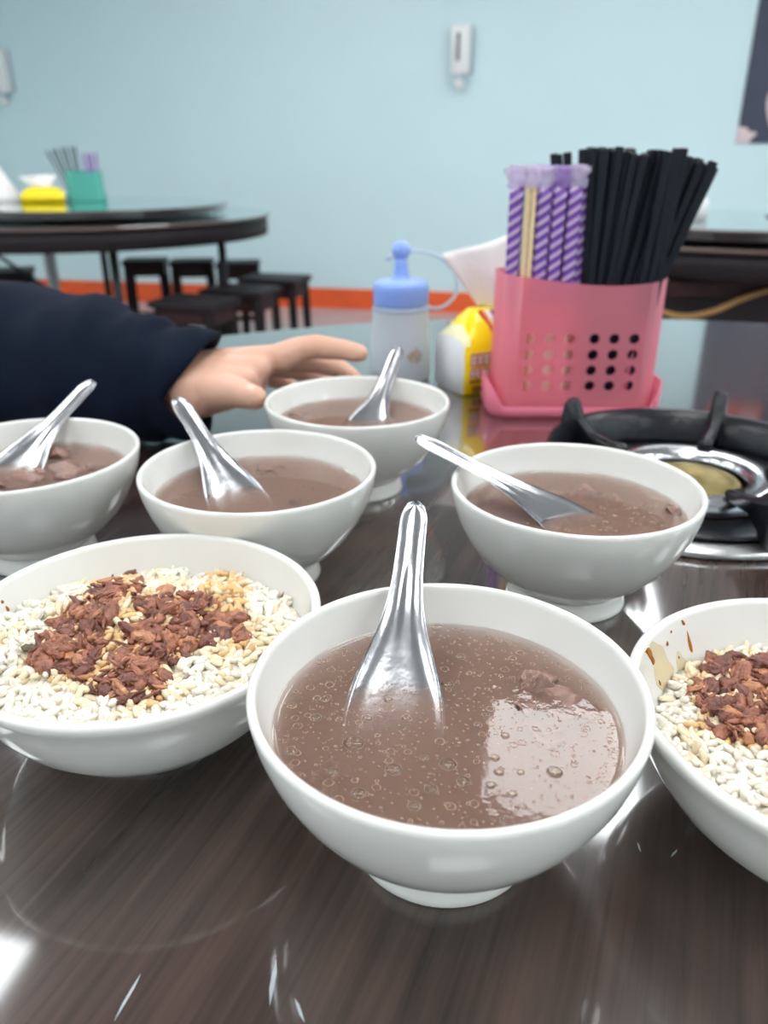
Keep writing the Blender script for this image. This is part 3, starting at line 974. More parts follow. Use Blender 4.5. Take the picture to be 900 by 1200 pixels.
# ================================================================ GAS BURNER
GB = Vector((0.250, 0.603, 0))
t = empty('gas_burner', GB)
tag(t, 'black and steel gas burner behind the right soup bowl', 'gas burner')
link('steel_tray', lathe('steel_tray', [(0.0, 0.003), (0.07, 0.003), (0.095, 0.0055), (0.108, 0.0075), (0.116, 0.0075), (0.1195, 0.0055), (0.1200, 0.0025), (0.1185, 0.0008), (0.1165, 0.0), (0.0, 0.0)], 96), M['steel_dull'], t)
link('black_pan', lathe('black_pan', [(0.050, 0.0035), (0.064, 0.0065), (0.090, 0.0080), (0.100, 0.0105), (0.104, 0.0105), (0.104, 0.0085), (0.090, 0.0060), (0.050, 0.0025)], 80, True), M['iron'], t)
link('drip_ring', lathe('drip_ring', [(0.043, 0.0165), (0.050, 0.0215), (0.060, 0.0235), (0.066, 0.0215), (0.069, 0.0150), (0.0675, 0.0080), (0.0655, 0.0080), (0.067, 0.0150), (0.064, 0.0200), (0.059, 0.0220), (0.050, 0.0200), (0.0435, 0.0150)], 80, True), M['steel'], t)
link('burner_head', lathe('burner_head', [(0, 0.004), (0.034, 0.004), (0.040, 0.008), (0.041, 0.013), (0.038, 0.0155), (0.026, 0.0165), (0.020, 0.014), (0.010, 0.014), (0, 0.016)], 56), M['brass'], t)
ws = link('wind_shield', lathe('wind_shield', [(0.1010, 0.0075), (0.1030, 0.016), (0.1085, 0.030), (0.1135, 0.0385), (0.1165, 0.0400), (0.1165, 0.0385), (0.1125, 0.034), (0.1065, 0.022), (0.1045, 0.0075)], 96, True), M['iron'], t)
# open the shield towards the diners, as in the photograph: only the back arc stands
bm = bmesh.new(); bm.from_mesh(ws.data)
kill = [f for f in bm.faces if not (-0.12 < math.atan2(f.calc_center_median().y, f.calc_center_median().x) < PI + 0.12 - 0 ) and not math.atan2(f.calc_center_median().y, f.calc_center_median().x) < -PI + 0.12]
bmesh.ops.delete(bm, geom=kill, context='FACES')
bmesh.ops.holes_fill(bm, edges=[e for e in bm.edges if e.is_boundary])
bm.to_mesh(ws.data); bm.free()


def fin(name, ang, prof, th, parent, m):
    """upright cast-iron arm: side profile (r,z) polygon, thickness th"""
    c, s = math.cos(ang), math.sin(ang)
    bm = bmesh.new()
    A = [bm.verts.new((r * c - th * s, r * s + th * c, z)) for r, z in prof]
    B = [bm.verts.new((r * c + th * s, r * s - th * c, z)) for r, z in prof]
    bm.faces.new(A); bm.faces.new(B[::-1])
    n = len(prof)
    for i in range(n): bm.faces.new((A[i], B[i], B[(i + 1) % n], A[(i + 1) % n]))
    bmesh.ops.recalc_face_normals(bm, faces=bm.faces)
    bmesh.ops.bevel(bm, geom=list(bm.edges), offset=0.0014, segments=2, affect='EDGES')
    return link(name, from_bm(name, bm), m, parent, smooth=True)


arm = [(0.119, 0.0040), (0.122, 0.020), (0.121, 0.040), (0.118, 0.058), (0.113, 0.0615), (0.108, 0.058), (0.103, 0.046), (0.090, 0.035), (0.070, 0.030), (0.058, 0.030), (0.055, 0.024), (0.066, 0.021), (0.088, 0.022), (0.100, 0.014), (0.104, 0.004)]
for a in (137, 60, 209, -80, -12):
    fin('trivet_arm', math.radians(a), arm, 0.0058, t, M['iron'])
link('gas_hose', tube_mesh('gas_hose', smooth_path([(-0.112, 0.045, 0.006), (-0.128, 0.055, 0.004), (-0.15, 0.066, 0.0035)], 6), 0.0028, 8), M['teal_plastic'], t)

# ================================================================ CHOPSTICK CADDY
CX, CY = 0.2045, 0.858
HW, HD, CH = 0.0850, 0.0400, 0.146


def rrect(hw, hd, r, n=8):
    out = []
    for (cx, cy, a0) in ((hw - r, -hd + r, -PI / 2), (hw - r, hd - r, 0), (-hw + r, hd - r, PI / 2), (-hw + r, -hd + r, PI)):
        for k in range(n + 1):
            a = a0 + PI / 2 * k / n
            out.append((cx + r * math.cos(a), cy + r * math.sin(a)))
    return out


def caddy(parent, body_m, tray_m, holes=True):
    base_z = 0.008
    RR = 0.020
    TH = 0.0018

    def topz(x, y):
        return CH - 0.008 * (1 - (x / HW) ** 2) * (1.0 if y < 0 else 0.3) - (0.003 * math.sin((x / HW) * 2.2) if y < 0 else 0)
    # shell without the flat front
    ring = rrect(HW, HD, RR)
    ring_i = rrect(HW - TH, HD - TH, RR - TH)
    path = ring[:]          # starts at the right end of the front and goes round the back
    vs, fs = [], []
    for pth in (ring, ring_i):
        for (x, y) in pth:
            vs.append((x, y, base_z)); vs.append((x, y, topz(x, y)))
    n = len(ring)
    o2 = 2 * n
    for i in range(n - 1):
        a, b = 2 * i, 2 * i + 2
        fs += [(a, b, b + 1, a + 1), (o2 + a + 1, o2 + b + 1, o2 + b, o2 + a), (a + 1, b + 1, o2 + b + 1, o2 + a + 1)]
    body = link('body', meshpy('body', vs, fs), body_m, parent)
    # flat front, pierced
    X0, X1 = -HW + RR, HW - RR
    vsd = {}
    V, F = [], []

    def vid(x, z, lay):
        kx = (round(x, 6), round(z, 6), lay)
        if kx not in vsd:
            vsd[kx] = len(V)
            zz = z if z < CH - 0.03 else z - (CH - topz(x, -1)) * (z - (CH - 0.03)) / 0.03
            V.append((x, -HD + (TH if lay else 0), zz))
        return vsd[kx]
    xs = [X0, -0.0635, -0.0425, -0.0215, -0.0035, 0.0035, 0.0215 - 0.0035 + 0.0035, 0.0425, 0.0635, X1]
    px = 0.0205; rz = 0.0165
    cols_l = [-0.0640 + px * k for k in range(4)]
    cols_r = [0.0025 + px * k for k in range(4)]
    xs = [X0] + cols_l + cols_r + [X1]
    zs = [base_z, 0.026] + [0.026 + rz * (k + 1) for k in range(4)] + [0.110, CH - 0.03, CH - 0.015, CH]
    holec = set()
    if holes:
        for ci in (1, 2, 3, 5, 6, 7):
            for ri in (1, 2, 3, 4): holec.add((ci, ri))
    N = 4
    for ci in range(len(xs) - 1):
        for ri in range(len(zs) - 1):
            xa, xb, za, zb = xs[ci], xs[ci + 1], zs[ri], zs[ri + 1]
            if (ci, ri) in holec:
                cx, cz, R = (xa + xb) / 2, (za + zb) / 2, 0.0054
                per = [(xa + (xb - xa) * k / N, za) for k in range(N)] + [(xb, za + (zb - za) * k / N) for k in range(N)] + [(xb - (xb - xa) * k / N, zb) for k in range(N)] + [(xa, zb - (zb - za) * k / N) for k in range(N)]
                hv = []
                for lay in (0, 1):
                    O = [vid(x, z, lay) for x, z in per]
                    Hh = []
                    for (x, z) in per:
                        a = math.atan2(z - cz, x - cx)
                        Hh.append(len(V)); V.append((cx + R * math.cos(a), -HD + (TH if lay else 0), cz + R * math.sin(a)))
                    hv.append(Hh)
                    for k in range(16):
                        k2 = (k + 1) % 16
                        F.append((O[k], O[k2], Hh[k2], Hh[k]) if lay == 0 else (Hh[k], Hh[k2], O[k2], O[k]))
                for k in range(16):
                    k2 = (k + 1) % 16
                    F.append((hv[0][k], hv[0][k2], hv[1][k2], hv[1][k]))
            else:
                for i in range(N):
                    for j in range(N):
                        q = [(xa + (xb - xa) * (i + di) / N, za + (zb - za) * (j + dj) / N) for di, dj in ((0, 0), (1, 0), (1, 1), (0, 1))]
                        F.append(tuple(vid(x, z, 0) for x, z in q))
                        F.append(tuple(vid(x, z, 1) for x, z in q)[::-1])
                        if ri == len(zs) - 2 and j == N - 1:
                            F.append((vid(*q[3], 0), vid(*q[2], 0), vid(*q[2], 1), vid(*q[3], 1)))
    link('pierced_front', meshpy('pierced_front', V, F), body_m, body, smooth=False)
    box('divider', (0, 0, base_z + 0.05), (0.0016, 2 * HD - 2 * TH - 0.0006, 0.10), body_m, parent)
    # tray with raised ends
    vs, fs = [], []
    outl = rrect(0.0935, 0.0465, 0.026, 10)
    n = len(outl)
    prof = []
    for (x, y) in outl:
        e = max(0.0, (abs(x) - 0.080) / 0.0135)
        hgt = 0.0125 + 0.024 * min(1.0, e) ** 0.8
        prof.append(hgt)
    for (off, zf) in ((-0.003, 0.0), (0.0, 0.004), (0.0, 1.0), (-0.0022, 1.0), (-0.0035, 0.006)):
        for i, (x, y) in enumerate(outl):
            L = math.hypot(x, y)
            z = prof[i] if zf == 1.0 else zf
            fl = 0.0012 if zf == 1.0 and off == 0 else 0
            vs.append((x * (1 + (off + fl) / 0.06 * (0.5)), y * (1 + (off + fl) / 0.05), z))
    for r in range(4):
        for i in range(n):
            i2 = (i + 1) % n
            fs.append((r * n + i, r * n + i2, (r + 1) * n + i2, (r + 1) * n + i))
    fs.append(tuple(range(n))[::-1]); fs.append(tuple(range(4 * n, 5 * n)))
    link('tray', meshpy('tray', vs, fs), tray_m, parent)


t = empty('chopstick_caddy', (CX, CY, 0))
tag(t, 'pink translucent plastic chopstick holder with rows of round holes behind the burner', 'chopstick holder')
caddy(t, M['pink'], M['pink_solid'])


def wrapped_mesh():
    secs = []
    vs, fs = [], []
    ring = rrect(0.0066, 0.0042, 0.0035, 4)
    n = len(ring)
    zs = [0, 0.02, 0.06, 0.10, 0.14, 0.18, 0.205, 0.216]
    for z in zs:
        for (x, y) in ring: vs.append((x, y, z))
    for i in range(len(zs) - 1):
        for k in range(n):
            k2 = (k + 1) % n
            fs.append((i * n + k, i * n + k2, (i + 1) * n + k2, (i + 1) * n + k))
    fs.append(tuple(range(n))[::-1]); fs.append(tuple(range((len(zs) - 1) * n, len(zs) * n)))
    return meshpy('wrapped', vs, fs)


def crumple(seed):
    rnd = random.Random(seed)
    vs, fs = [], []
    NA, NZ = 14, 6
    for j in range(NZ):
        z = 0.214 + 0.020 * j / (NZ - 1)
        for k in range(NA):
            a = 2 * PI * k / NA
            s = 1.0 + 0.55 * rnd.uniform(-1, 1) * (j > 0) + 0.12 * j
            vs.append((0.0066 * s * math.cos(a), 0.0045 * s * math.sin(a), z + rnd.uniform(-.0025, .0025) * (j > 0)))
    for j in range(NZ - 1):
        for k in range(NA):
            k2 = (k + 1) % NA
            fs.append((j * NA + k, j * NA + k2, (j + 1) * NA + k2, (j + 1) * NA + k))
    fs.append(tuple(range((NZ - 1) * NA, NZ * NA)))
    return meshpy('crumpled_end', vs, fs)


me_wrap = wrapped_mesh()
bm = bmesh.new()
for sx in (-1, 1):
    bm_box(bm, (sx * 0.0029, 0, 0.1085), (0.0050, 0.0046, 0.217), 0.0008)
me_sticks = from_bm('wooden_sticks', bm)
ORD = ['first', 'second', 'third', 'fourth', 'fifth', 'sixth', 'seventh']
front = [(-0.0745, -0.024, 0), (-0.0605, -0.026, 1), (-0.0470, -0.024, 0), (-0.0325, -0.025, 0), (-0.0175, -0.027, 0), (-0.0075, -0.014, 0)]
for n, (x, y, bare) in enumerate(front):
    o = empty('wrapped_chopsticks', (CX + x, CY + y, 0.0125))
    o.rotation_euler = (random.uniform(-.012, .004), random.uniform(-.004, .01), 0)
    if bare:
        tag(o, 'pair of pale wooden chopsticks in clear wrap without stripes, in the pink holder', 'chopsticks')
        link('sticks', me_sticks, M['bamboo'], o, smooth=False)
        c = link('crumpled_end', crumple(n), M['cello'], o)
    else:
        tag(o, 'purple striped wrapped chopsticks, %s from the left in the front row of the pink holder' % ORD[n], 'chopsticks', 'wrapped chopsticks in the pink holder')
        w_ = me_wrap
        link('striped_wrap', w_, M['stripe'], o)
        c = link('crumpled_end', crumple(n), M['purple_cello'] if n % 2 else M['cello'], o)
for n, x in enumerate((-0.069, -0.0545, -0.040, -0.0255, -0.0105)):
    o = empty('wrapped_chopsticks', (CX + x, CY + 0.004 + 0.012 * (n % 2), 0.0125))
    o.rotation_euler = (-0.02, random.uniform(-.01, .02), 0)
    tag(o, 'purple striped wrapped chopsticks standing behind the front row in the pink holder', 'chopsticks', 'wrapped chopsticks in the pink holder, back row')
    link('striped_wrap', me_wrap, M['stripe'], o)
    link('crumpled_end', crumple(n + 20), M['purple_cello'], o)


def chopstick_mesh(L):
    bm = bmesh.new()
    vs = bm_box(bm, (0, 0, L / 2), (0.0082, 0.0082, L), 0.0012)
    for v in bm.verts:
        k = 0.58 + 0.42 * v.co.z / L
        v.co.x *= k; v.co.y *= k
    return from_bm('chopstick', bm)


me_stick = chopstick_mesh(0.246)
rnd = random.Random(5)
sticks = []
# rows from front to back: (count, base y, top y, base x range, top x range)
for (num, y0, y1, b0, b1, t0, t1) in ((9, -0.028, -0.028, 0.006, 0.038, 0.006, 0.117), (9, -0.020, -0.020, 0.007, 0.037, 0.000, 0.121), (9, -0.009, -0.004, 0.006, 0.038, -0.006, 0.115),
                                      (8, 0.003, 0.010, 0.007, 0.036, -0.020, 0.122), (7, 0.014, 0.022, 0.007, 0.037, -0.026, 0.118), (6, 0.026, 0.034, 0.008, 0.036, -0.028, 0.122)):
    for k in range(num):
        f = k / (num - 1)
        sticks.append((b0 + (b1 - b0) * f, t0 + (t1 - t0) * f + rnd.uniform(-.003, .002), y0 + (0.005 if k % 2 else 0), y1 + rnd.uniform(-.002, .004)))
sticks += [(0.046, 0.064, -0.0345, -0.036), (0.056, 0.072, -0.0345, -0.036), (0.066, 0.078, -0.0345, -0.036), (0.050, 0.070, 0.0335, 0.034), (0.064, 0.076, 0.0335, 0.034)]
for n, (x0, x1, y0, y1) in enumerate(sticks):
    o = link('black_chopstick', me_stick, M['black_stick'], None, (CX + x0, CY + y0, 0.0125 + rnd.uniform(0, 0.006)), False)
    d = Vector((x1 - x0, y1 - y0, 0.245)).normalized()
    o.rotation_euler = d.to_track_quat('Z', 'Y').to_euler()
    if n < 9:
        lb = 'black chopstick, %s from the left in the front fan of the pink holder' % (ORD + ['eighth', 'ninth'])[n]
    elif len(sticks) - 5 <= n < len(sticks) - 2:
        lb = 'nearly upright black chopstick, %s of the three at the front right of the pink holder' % ('left', 'middle', 'right')[n - len(sticks) + 5]
    else:
        lb = 'plain black chopstick standing behind the front fan in the pink holder'
    tag(o, lb, 'chopstick', 'black chopsticks in the pink holder')

# ================================================================ SQUEEZE BOTTLE
t = empty('squeeze_bottle', (0.0205, 0.985, 0))
tag(t, 'milky squeeze bottle with pale blue nozzle lid behind the farthest soup bowl', 'bottle')
link('body', lathe('body', [(0, 0), (0.034, 0), (0.0375, 0.003), (0.0375, 0.040), (0.0365, 0.062), (0.0345, 0.078), (0.0345, 0.084), (0.033, 0.088), (0.031, 0.088), (0.0325, 0.078), (0.0350, 0.040), (0.0350, 0.004), (0, 0.003)], 56), M['bottle'], t)
link('neck_collar', lathe('neck_collar', [(0.0345, 0.0845), (0.0352, 0.0862), (0.0352, 0.0892), (0.0335, 0.0905), (0.0325, 0.0905), (0.0325, 0.0845)], 48, True), M['strap'], t)
lid = link('lid', lathe('lid', [(0.0, 0.091), (0.0325, 0.091), (0.0332, 0.093), (0.0330, 0.114), (0.0312, 0.1185), (0.0200, 0.1195), (0.0125, 0.121), (0.0095, 0.126), (0.0080, 0.136), (0.0075, 0.146), (0.0, 0.1465)], 48), M['blue'], t)
for k in range(36):
    a = 2 * PI * k / 36
    rb = box('rib', (0.0331 * math.cos(a), 0.0331 * math.sin(a), 0.103), (0.0010, 0.0016, 0.018), M['blue'], lid)
    rb.rotation_euler = (0, 0, a)
link('nozzle_cap', lathe('nozzle_cap', [(0, 0.1455), (0.0078, 0.1455), (0.0102, 0.149), (0.0110, 0.1545), (0.0098, 0.1600), (0.0062, 0.1636), (0, 0.1648)], 32), M['blue'], t)
link('strap', tube_mesh('strap', smooth_path([(0.010, -0.002, 0.1535), (0.030, -0.004, 0.152), (0.052, -0.005, 0.142), (0.066, -0.005, 0.122), (0.066, -0.005, 0.104), (0.055, -0.004, 0.091), (0.044, -0.002, 0.0865), (0.034, 0.0, 0.0872)], 6), 0.0022, 8), M['strap'], t)
link('strap_tab', tube_mesh('strap_tab', [(-0.0105, -0.002, 0.147), (-0.018, -0.003, 0.144)], 0.003, 8), M['strap'], t)

# ================================================================ TISSUE PACK
def tissue_pack(loc, rz, label, full=True, sc=1.0):
    t = empty('tissue_pack', loc, rz)
    t.scale = sc if isinstance(sc, tuple) else (sc, sc, sc)
    tag(t, label, 'tissue pack')
    Lx, Ly, Hb, Hr = 0.125, 0.066, 0.060, 0.096
    # cross-section rings along X, pouch with a gabled top
    vs, fs, mi = [], [], []
    NX = 15
    sec = [(0.0, 0.002), (0.5, 0.0), (1.0, 0.002), (1.02, 0.03), (1.0, 0.058), (0.86, 0.078), (0.62, 0.094), (0.38, 0.094), (0.14, 0.078), (0.0, 0.058), (-0.02, 0.03)]
    n = len(sec)
    for i in range(NX):
        f = i / (NX - 1)
        x = Lx * f
        edge = min(f, 1 - f)
        k = min(1, edge / 0.26)
        for (yy, z) in sec:
            zz = z
            if z > 0.06: zz = 0.060 + (z - 0.060) * (0.15 + 0.85 * math.sin(k * PI / 2))
            wob = 0.0016 * noise.noise(Vector((x * 45, yy * 3, z * 45)))
            vs.append((x + wob, Ly * yy + wob, max(0, zz + wob * (z > 0.01))))
    for i in range(NX - 1):
        for k in range(n):
            k2 = (k + 1) % n
            fs.append((i * n + k, (i + 1) * n + k, (i + 1) * n + k2, i * n + k2)); mi.append(2 if i < 1 and 4 <= k <= 8 else 0)
    fs.append(tuple(range(n))); mi.append(1)
    fs.append(tuple(range((NX - 1) * n, NX * n))[::-1]); mi.append(1)
    body = link('pouch', meshpy('pouch', vs, fs, mi), [M['yellow'], M['white_film'], M['pale_film']], t)
    bm = bmesh.new(); bm.from_mesh(body.data); bmesh.ops.recalc_face_normals(bm, faces=bm.faces); bm.to_mesh(body.data); bm.free()
    # the pulled tissue
    NU, NV = 15, 11
    vs, fs = [], []
    for lay in (0, 1):
        for i in range(NU):
            for j in range(NV):
                u, v = i / (NU - 1), j / (NV - 1)
                spread = 0.020 + 0.036 * v
                x = Lx * 0.50 + (u - 0.5) * 2 * spread - 0.012 * v
                z = 0.092 + 0.080 * v * (1 - 0.30 * abs(u - 0.75))
                y = Ly * 0.5 + 0.010 * math.sin(u * 7.5 + 1.0) * (1 - 0.4 * v) + 0.012 * (v * v) + 0.0015 * noise.noise(Vector((u * 5, v * 5, 2)))
                vs.append((x, y + lay * 0.0005, z))
    H = NU * NV
    for i in range(NU - 1):
        for j in range(NV - 1):
            a, b, c, d = i * NV + j, (i + 1) * NV + j, (i + 1) * NV + j + 1, i * NV + j + 1
            fs += [(a, b, c, d), (H + d, H + c, H + b, H + a)]
    bd = [i * NV for i in range(NU)] + [(NU - 1) * NV + j for j in range(1, NV)] + [i * NV + NV - 1 for i in range(NU - 2, -1, -1)] + [j for j in range(NV - 2, 0, -1)]
    for a, b in zip(bd, bd[1:] + bd[:1]): fs.append((b, a, H + a, H + b))
    link('tissue', meshpy('tissue', vs, fs), M['tissue'], t)
    if full:
        # printed marks on the long side: two rows of mauve block characters with pale cores, brown line and brown seal
        def bar(nm, x0, x1, z0, z1, m, d=0.0):
            return box(nm, ((x0 + x1) / 2, -0.0022 - d, (z0 + z1) / 2), (x1 - x0, 0.0012, z1 - z0), m, body)
        rp = random.Random(4)
        for row, (z0, z1, x0, num, gw) in enumerate(((0.0345, 0.050, 0.008, 4, 0.0085), (0.0215, 0.032, 0.008, 5, 0.0065))):
            for q in range(num):
                xa = x0 + q * gw
                bar('printed_character', xa, xa + gw * 0.82, z0, z1, M['print_purple'])
                for s in range(2):
                    zz = z0 + (z1 - z0) * (0.28 + 0.36 * s)
                    bar('printed_stroke', xa + gw * 0.12, xa + gw * 0.68, zz, zz + (z1 - z0) * 0.10, M['print_white'], 0.0004)
                xx = xa + gw * rp.uniform(0.3, 0.45)
                bar('printed_stroke', xx, xx + gw * 0.10, z0 + 0.002, z1 - 0.002, M['print_white'], 0.0005)
        for q in range(6): bar('printed_line', 0.008 + q * 0.006, 0.0125 + q * 0.006, 0.0155, 0.0185, M['print_brown'])
        bar('printed_seal', 0.012, 0.046, 0.004, 0.0115, M['print_brown'])
        # emblem on the sloping top: red angled frame with a pale and dark figure
        def slope(x, s):
            return Vector((x, Ly * (0.0 + 0.38 * s), 0.058 + 0.036 * s + 0.004 * math.sin(s * PI)))
        for (pts, m) in ((((0.030, .92), (0.034, .92), (0.044, .25), (0.040, .20)), 'print_red'), (((0.040, .20), (0.044, .25), (0.072, .25), (0.075, .20)), 'print_red'),
                         (((0.037, .90), (0.044, .90), (0.049, .35), (0.046, .30)), 'print_white'), (((0.045, .90), (0.053, .88), (0.055, .5), (0.049, .5)), 'print_dark'), (((0.054, .90), (0.066, .90), (0.066, .35), (0.054, .35)), 'print_white')):
            V = [slope(*p) for p in pts]
            V2 = [v + Vector((0, -0.0022, 0.0020)) for v in V]
            link('printed_emblem', meshpy('printed_emblem', V + V2, [(0, 1, 2, 3), (7, 6, 5, 4), (0, 4, 5, 1), (1, 5, 6, 2), (2, 6, 7, 3), (3, 7, 4, 0)]), M[m], body, smooth=False)
    return t


tissue_pack((0.0915, 0.8960, 0), math.radians(26), 'yellow and white tissue pack with a tissue pulled out, beside the pink holder')

# ================================================================ HAND AND SLEEVE
person = empty('person', (-0.45, 0.78, 0))
tag(person, 'arm in a navy padded jacket, bare hand reaching to the farthest soup bowl', 'person')


def hp(u, v, y): return aty(u, v, y)


def chain(bm, pts, n=7):
    """overlapping balls along a tapering chain of (point, radius)"""
    for (p, r), (q, s) in zip(pts, pts[1:]):
        for k in range(n + 1):
            f = k / n
            c = p.lerp(q, f); rr = r + (s - r) * f
            x = bmesh.ops.create_icosphere(bm, subdivisions=2, radius=rr)
            for v in x['verts']: v.co += c


bm = bmesh.new()
wr = hp(196, 452, .735)
fore = hp(110, 452, .745)
imcp, mmcp, rmcp, pmcp = hp(328, 419, .722), hp(322, 420, .748), hp(312, 427, .772), hp(300, 437, .792)
chain(bm, [(hp(40, 450, .755), .030), (fore, .028), (wr, .0245)], 8)
chain(bm, [(hp(205, 440, .748), .021), (hp(255, 430, .750), .0185), (mmcp, .0140)], 9)
chain(bm, [(hp(205, 447, .722), .022), (hp(250, 435, .722), .0185), (imcp, .0130)], 9)
chain(bm, [(hp(205, 460, .760), .020), (hp(255, 447, .772), .0170), (rmcp, .0130)], 9)
chain(bm, [(hp(205, 468, .765), .018), (hp(255, 460, .785), .0150), (pmcp, .0115)], 9)
chain(bm, [(hp(150, 456, .742), .027), (hp(185, 457, .732), .0275), (hp(218, 460, .715), .0250)], 8)
chain(bm, [(hp(215, 466, .725), .024), (hp(262, 458, .728), .020), (hp(298, 446, .735), .0145)], 9)
chain(bm, [(hp(222, 456, .702), .0230), (hp(258, 450, .693), .0185), (hp(288, 446, .692), .0115)], 9)
chain(bm, [(hp(235, 462, .695), .0210), (hp(268, 455, .690), .0160), (hp(294, 448, .700), .0110)], 9)
chain(bm, [(hp(212, 450, .712), .0235), (hp(262, 440, .706), .0185), (hp(302, 433, .708), .0125)], 9)
# index, middle, ring, little finger
chain(bm, [(imcp, .0142), (hp(350, 409, .727), .0118), (hp(371, 406, .728), .0118), (hp(402, 410, .722), .0102), (hp(421, 414, .716), .0090)], 9)
chain(bm, [(mmcp, .0138), (hp(366, 424, .757), .0115), (hp(398, 432, .762), .0098), (hp(414, 442, .757), .0086)], 9)
chain(bm, [(rmcp, .0128), (hp(350, 434, .785), .0106), (hp(380, 447, .790), .0092), (hp(392, 460, .783), .0080)], 9)
chain(bm, [(pmcp, .0115), (hp(330, 447, .805), .0095), (hp(352, 462, .808), .0084), (hp(360, 472, .800), .0072)], 9)
# thumb leaves the side of the palm near its base
chain(bm, [(hp(214, 462, .715), .0240), (hp(248, 458, .690), .0185), (hp(276, 460, .664), .0140), (hp(299, 466, .643), .0110)], 10)
me0 = from_bm('hand', bm)
tmp = D.objects.new('hand_raw', me0)
COL.objects.link(tmp)
md = tmp.modifiers.new('r', 'REMESH'); md.mode = 'VOXEL'; md.voxel_size = 0.0019
md = tmp.modifiers.new('s', 'SMOOTH'); md.iterations = 16; md.factor = 0.5
dg = bpy.context.evaluated_depsgraph_get()
me1 = D.meshes.new_from_object(tmp.evaluated_get(dg))
D.objects.remove(tmp)
me1.name = 'hand'
for v in me1.vertices: v.co -= person.location
hand = link('hand', me1, M['skin'], person)


def nail(c, axis, up, ln, wd):
    axis = axis.normalized(); up = (up - axis * up.dot(axis)).normalized(); sd = axis.cross(up)
    bm = bmesh.new(); bmesh.ops.create_uvsphere(bm, u_segments=14, v_segments=8, radius=1)
    for v in bm.verts:
        q = v.co.copy()
        v.co = c + axis * (q.x * ln) + sd * (q.y * wd) + up * (q.z * 0.0012 - 0.0022 * q.y * q.y) - person.location
    return link('nail', from_bm('nail', bm), M['nail'], hand)


tipd = hp(300, 466, .644) - hp(277, 457, .664)
tp = hp(298, 465, .646)
toc = (EYE - tp).normalized()
nu = (toc + Vector((0.25, 0, 0.35))).normalized()
nuo = (nu - tipd.normalized() * nu.dot(tipd.normalized())).normalized()
nail(tp + nuo * 0.0101, tipd, nu, 0.0060, 0.0052)

# sleeve: padded tube with folds and an open cuff
path = smooth_path([hp(-330, 395, .93), hp(-200, 410, .86), hp(-60, 424, .80), (hp(60, 432, .765)), hp(140, 441, .742), hp(190, 448, .730), hp(213, 450, .727)], 9)
vs, fs = [], []
SEG = 44
npth = len(path)
for i, p in enumerate(path):
    f = i / (npth - 1)
    t_ = (path[min(i + 1, npth - 1)] - path[max(i - 1, 0)]).normalized()
    up = Vector((0, 0, 1)); n1 = (up - t_ * up.dot(t_)).normalized(); n2 = t_.cross(n1)
    R = interp([(0, .095), (.3, .085), (.5, .074), (.66, .066), (.80, .057), (.90, .053), (.965, .051), (1, .0485)], f)
    R *= 1 + 0.035 * math.sin(f * 34)
    for k in range(SEG):
        a = 2 * PI * k / SEG
        dvec = n1 * math.cos(a) + n2 * math.sin(a)
        nz = noise.noise(Vector((f * 9 + math.cos(a) * 1.1, math.sin(a) * 1.2, f * 5))) * 0.10 + 0.05 * noise.noise(Vector((f * 24, math.cos(a) * 2, math.sin(a) * 2)))
        q = p + dvec * (R * (1 + nz * (1 if f < .97 else .5)))
        # the cuff's upper lip runs farther over the hand
        if f > 0.90: q += t_ * ((0.038 * max(0, math.cos(a)) + 0.022 * max(0, -math.cos(a))) * (f - 0.90) / 0.10)
        if q.z < 0.004: q.z = 0.004 + 0.1 * (q.z - 0.004)
        if q.z < 0.0012: q.z = 0.0012
        vs.append(q)
def ringset(base):
    for i in range(npth - 1):
        for k in range(SEG):
            k2 = (k + 1) % SEG
            fs.append((i * SEG + k, i * SEG + k2, (i + 1) * SEG + k2, (i + 1) * SEG + k))
ringset(0)
# turn the cuff inwards
cc = sum((vs[(npth - 1) * SEG + k] for k in range(SEG)), Vector()) / SEG
tl = (path[-1] - path[-3]).normalized()
lastr = [(npth - 1) * SEG + k for k in range(SEG)]
for (sc, back) in ((0.93, 0.001), (0.86, 0.006), (0.80, 0.03), (0.72, 0.06)):
    nr = []
    for k in range(SEG):
        q = vs[(npth - 1) * SEG + k]
        nr.append(len(vs)); vs.append(cc + (q - cc) * sc - tl * back)
    for k in range(SEG):
        k2 = (k + 1) % SEG
        fs.append((lastr[k], lastr[k2], nr[k2], nr[k]))
    lastr = nr
fs.append(tuple(range(SEG))[::-1])
link('sleeve', meshpy('sleeve', [v - person.location for v in vs], fs), M['jacket'], person)

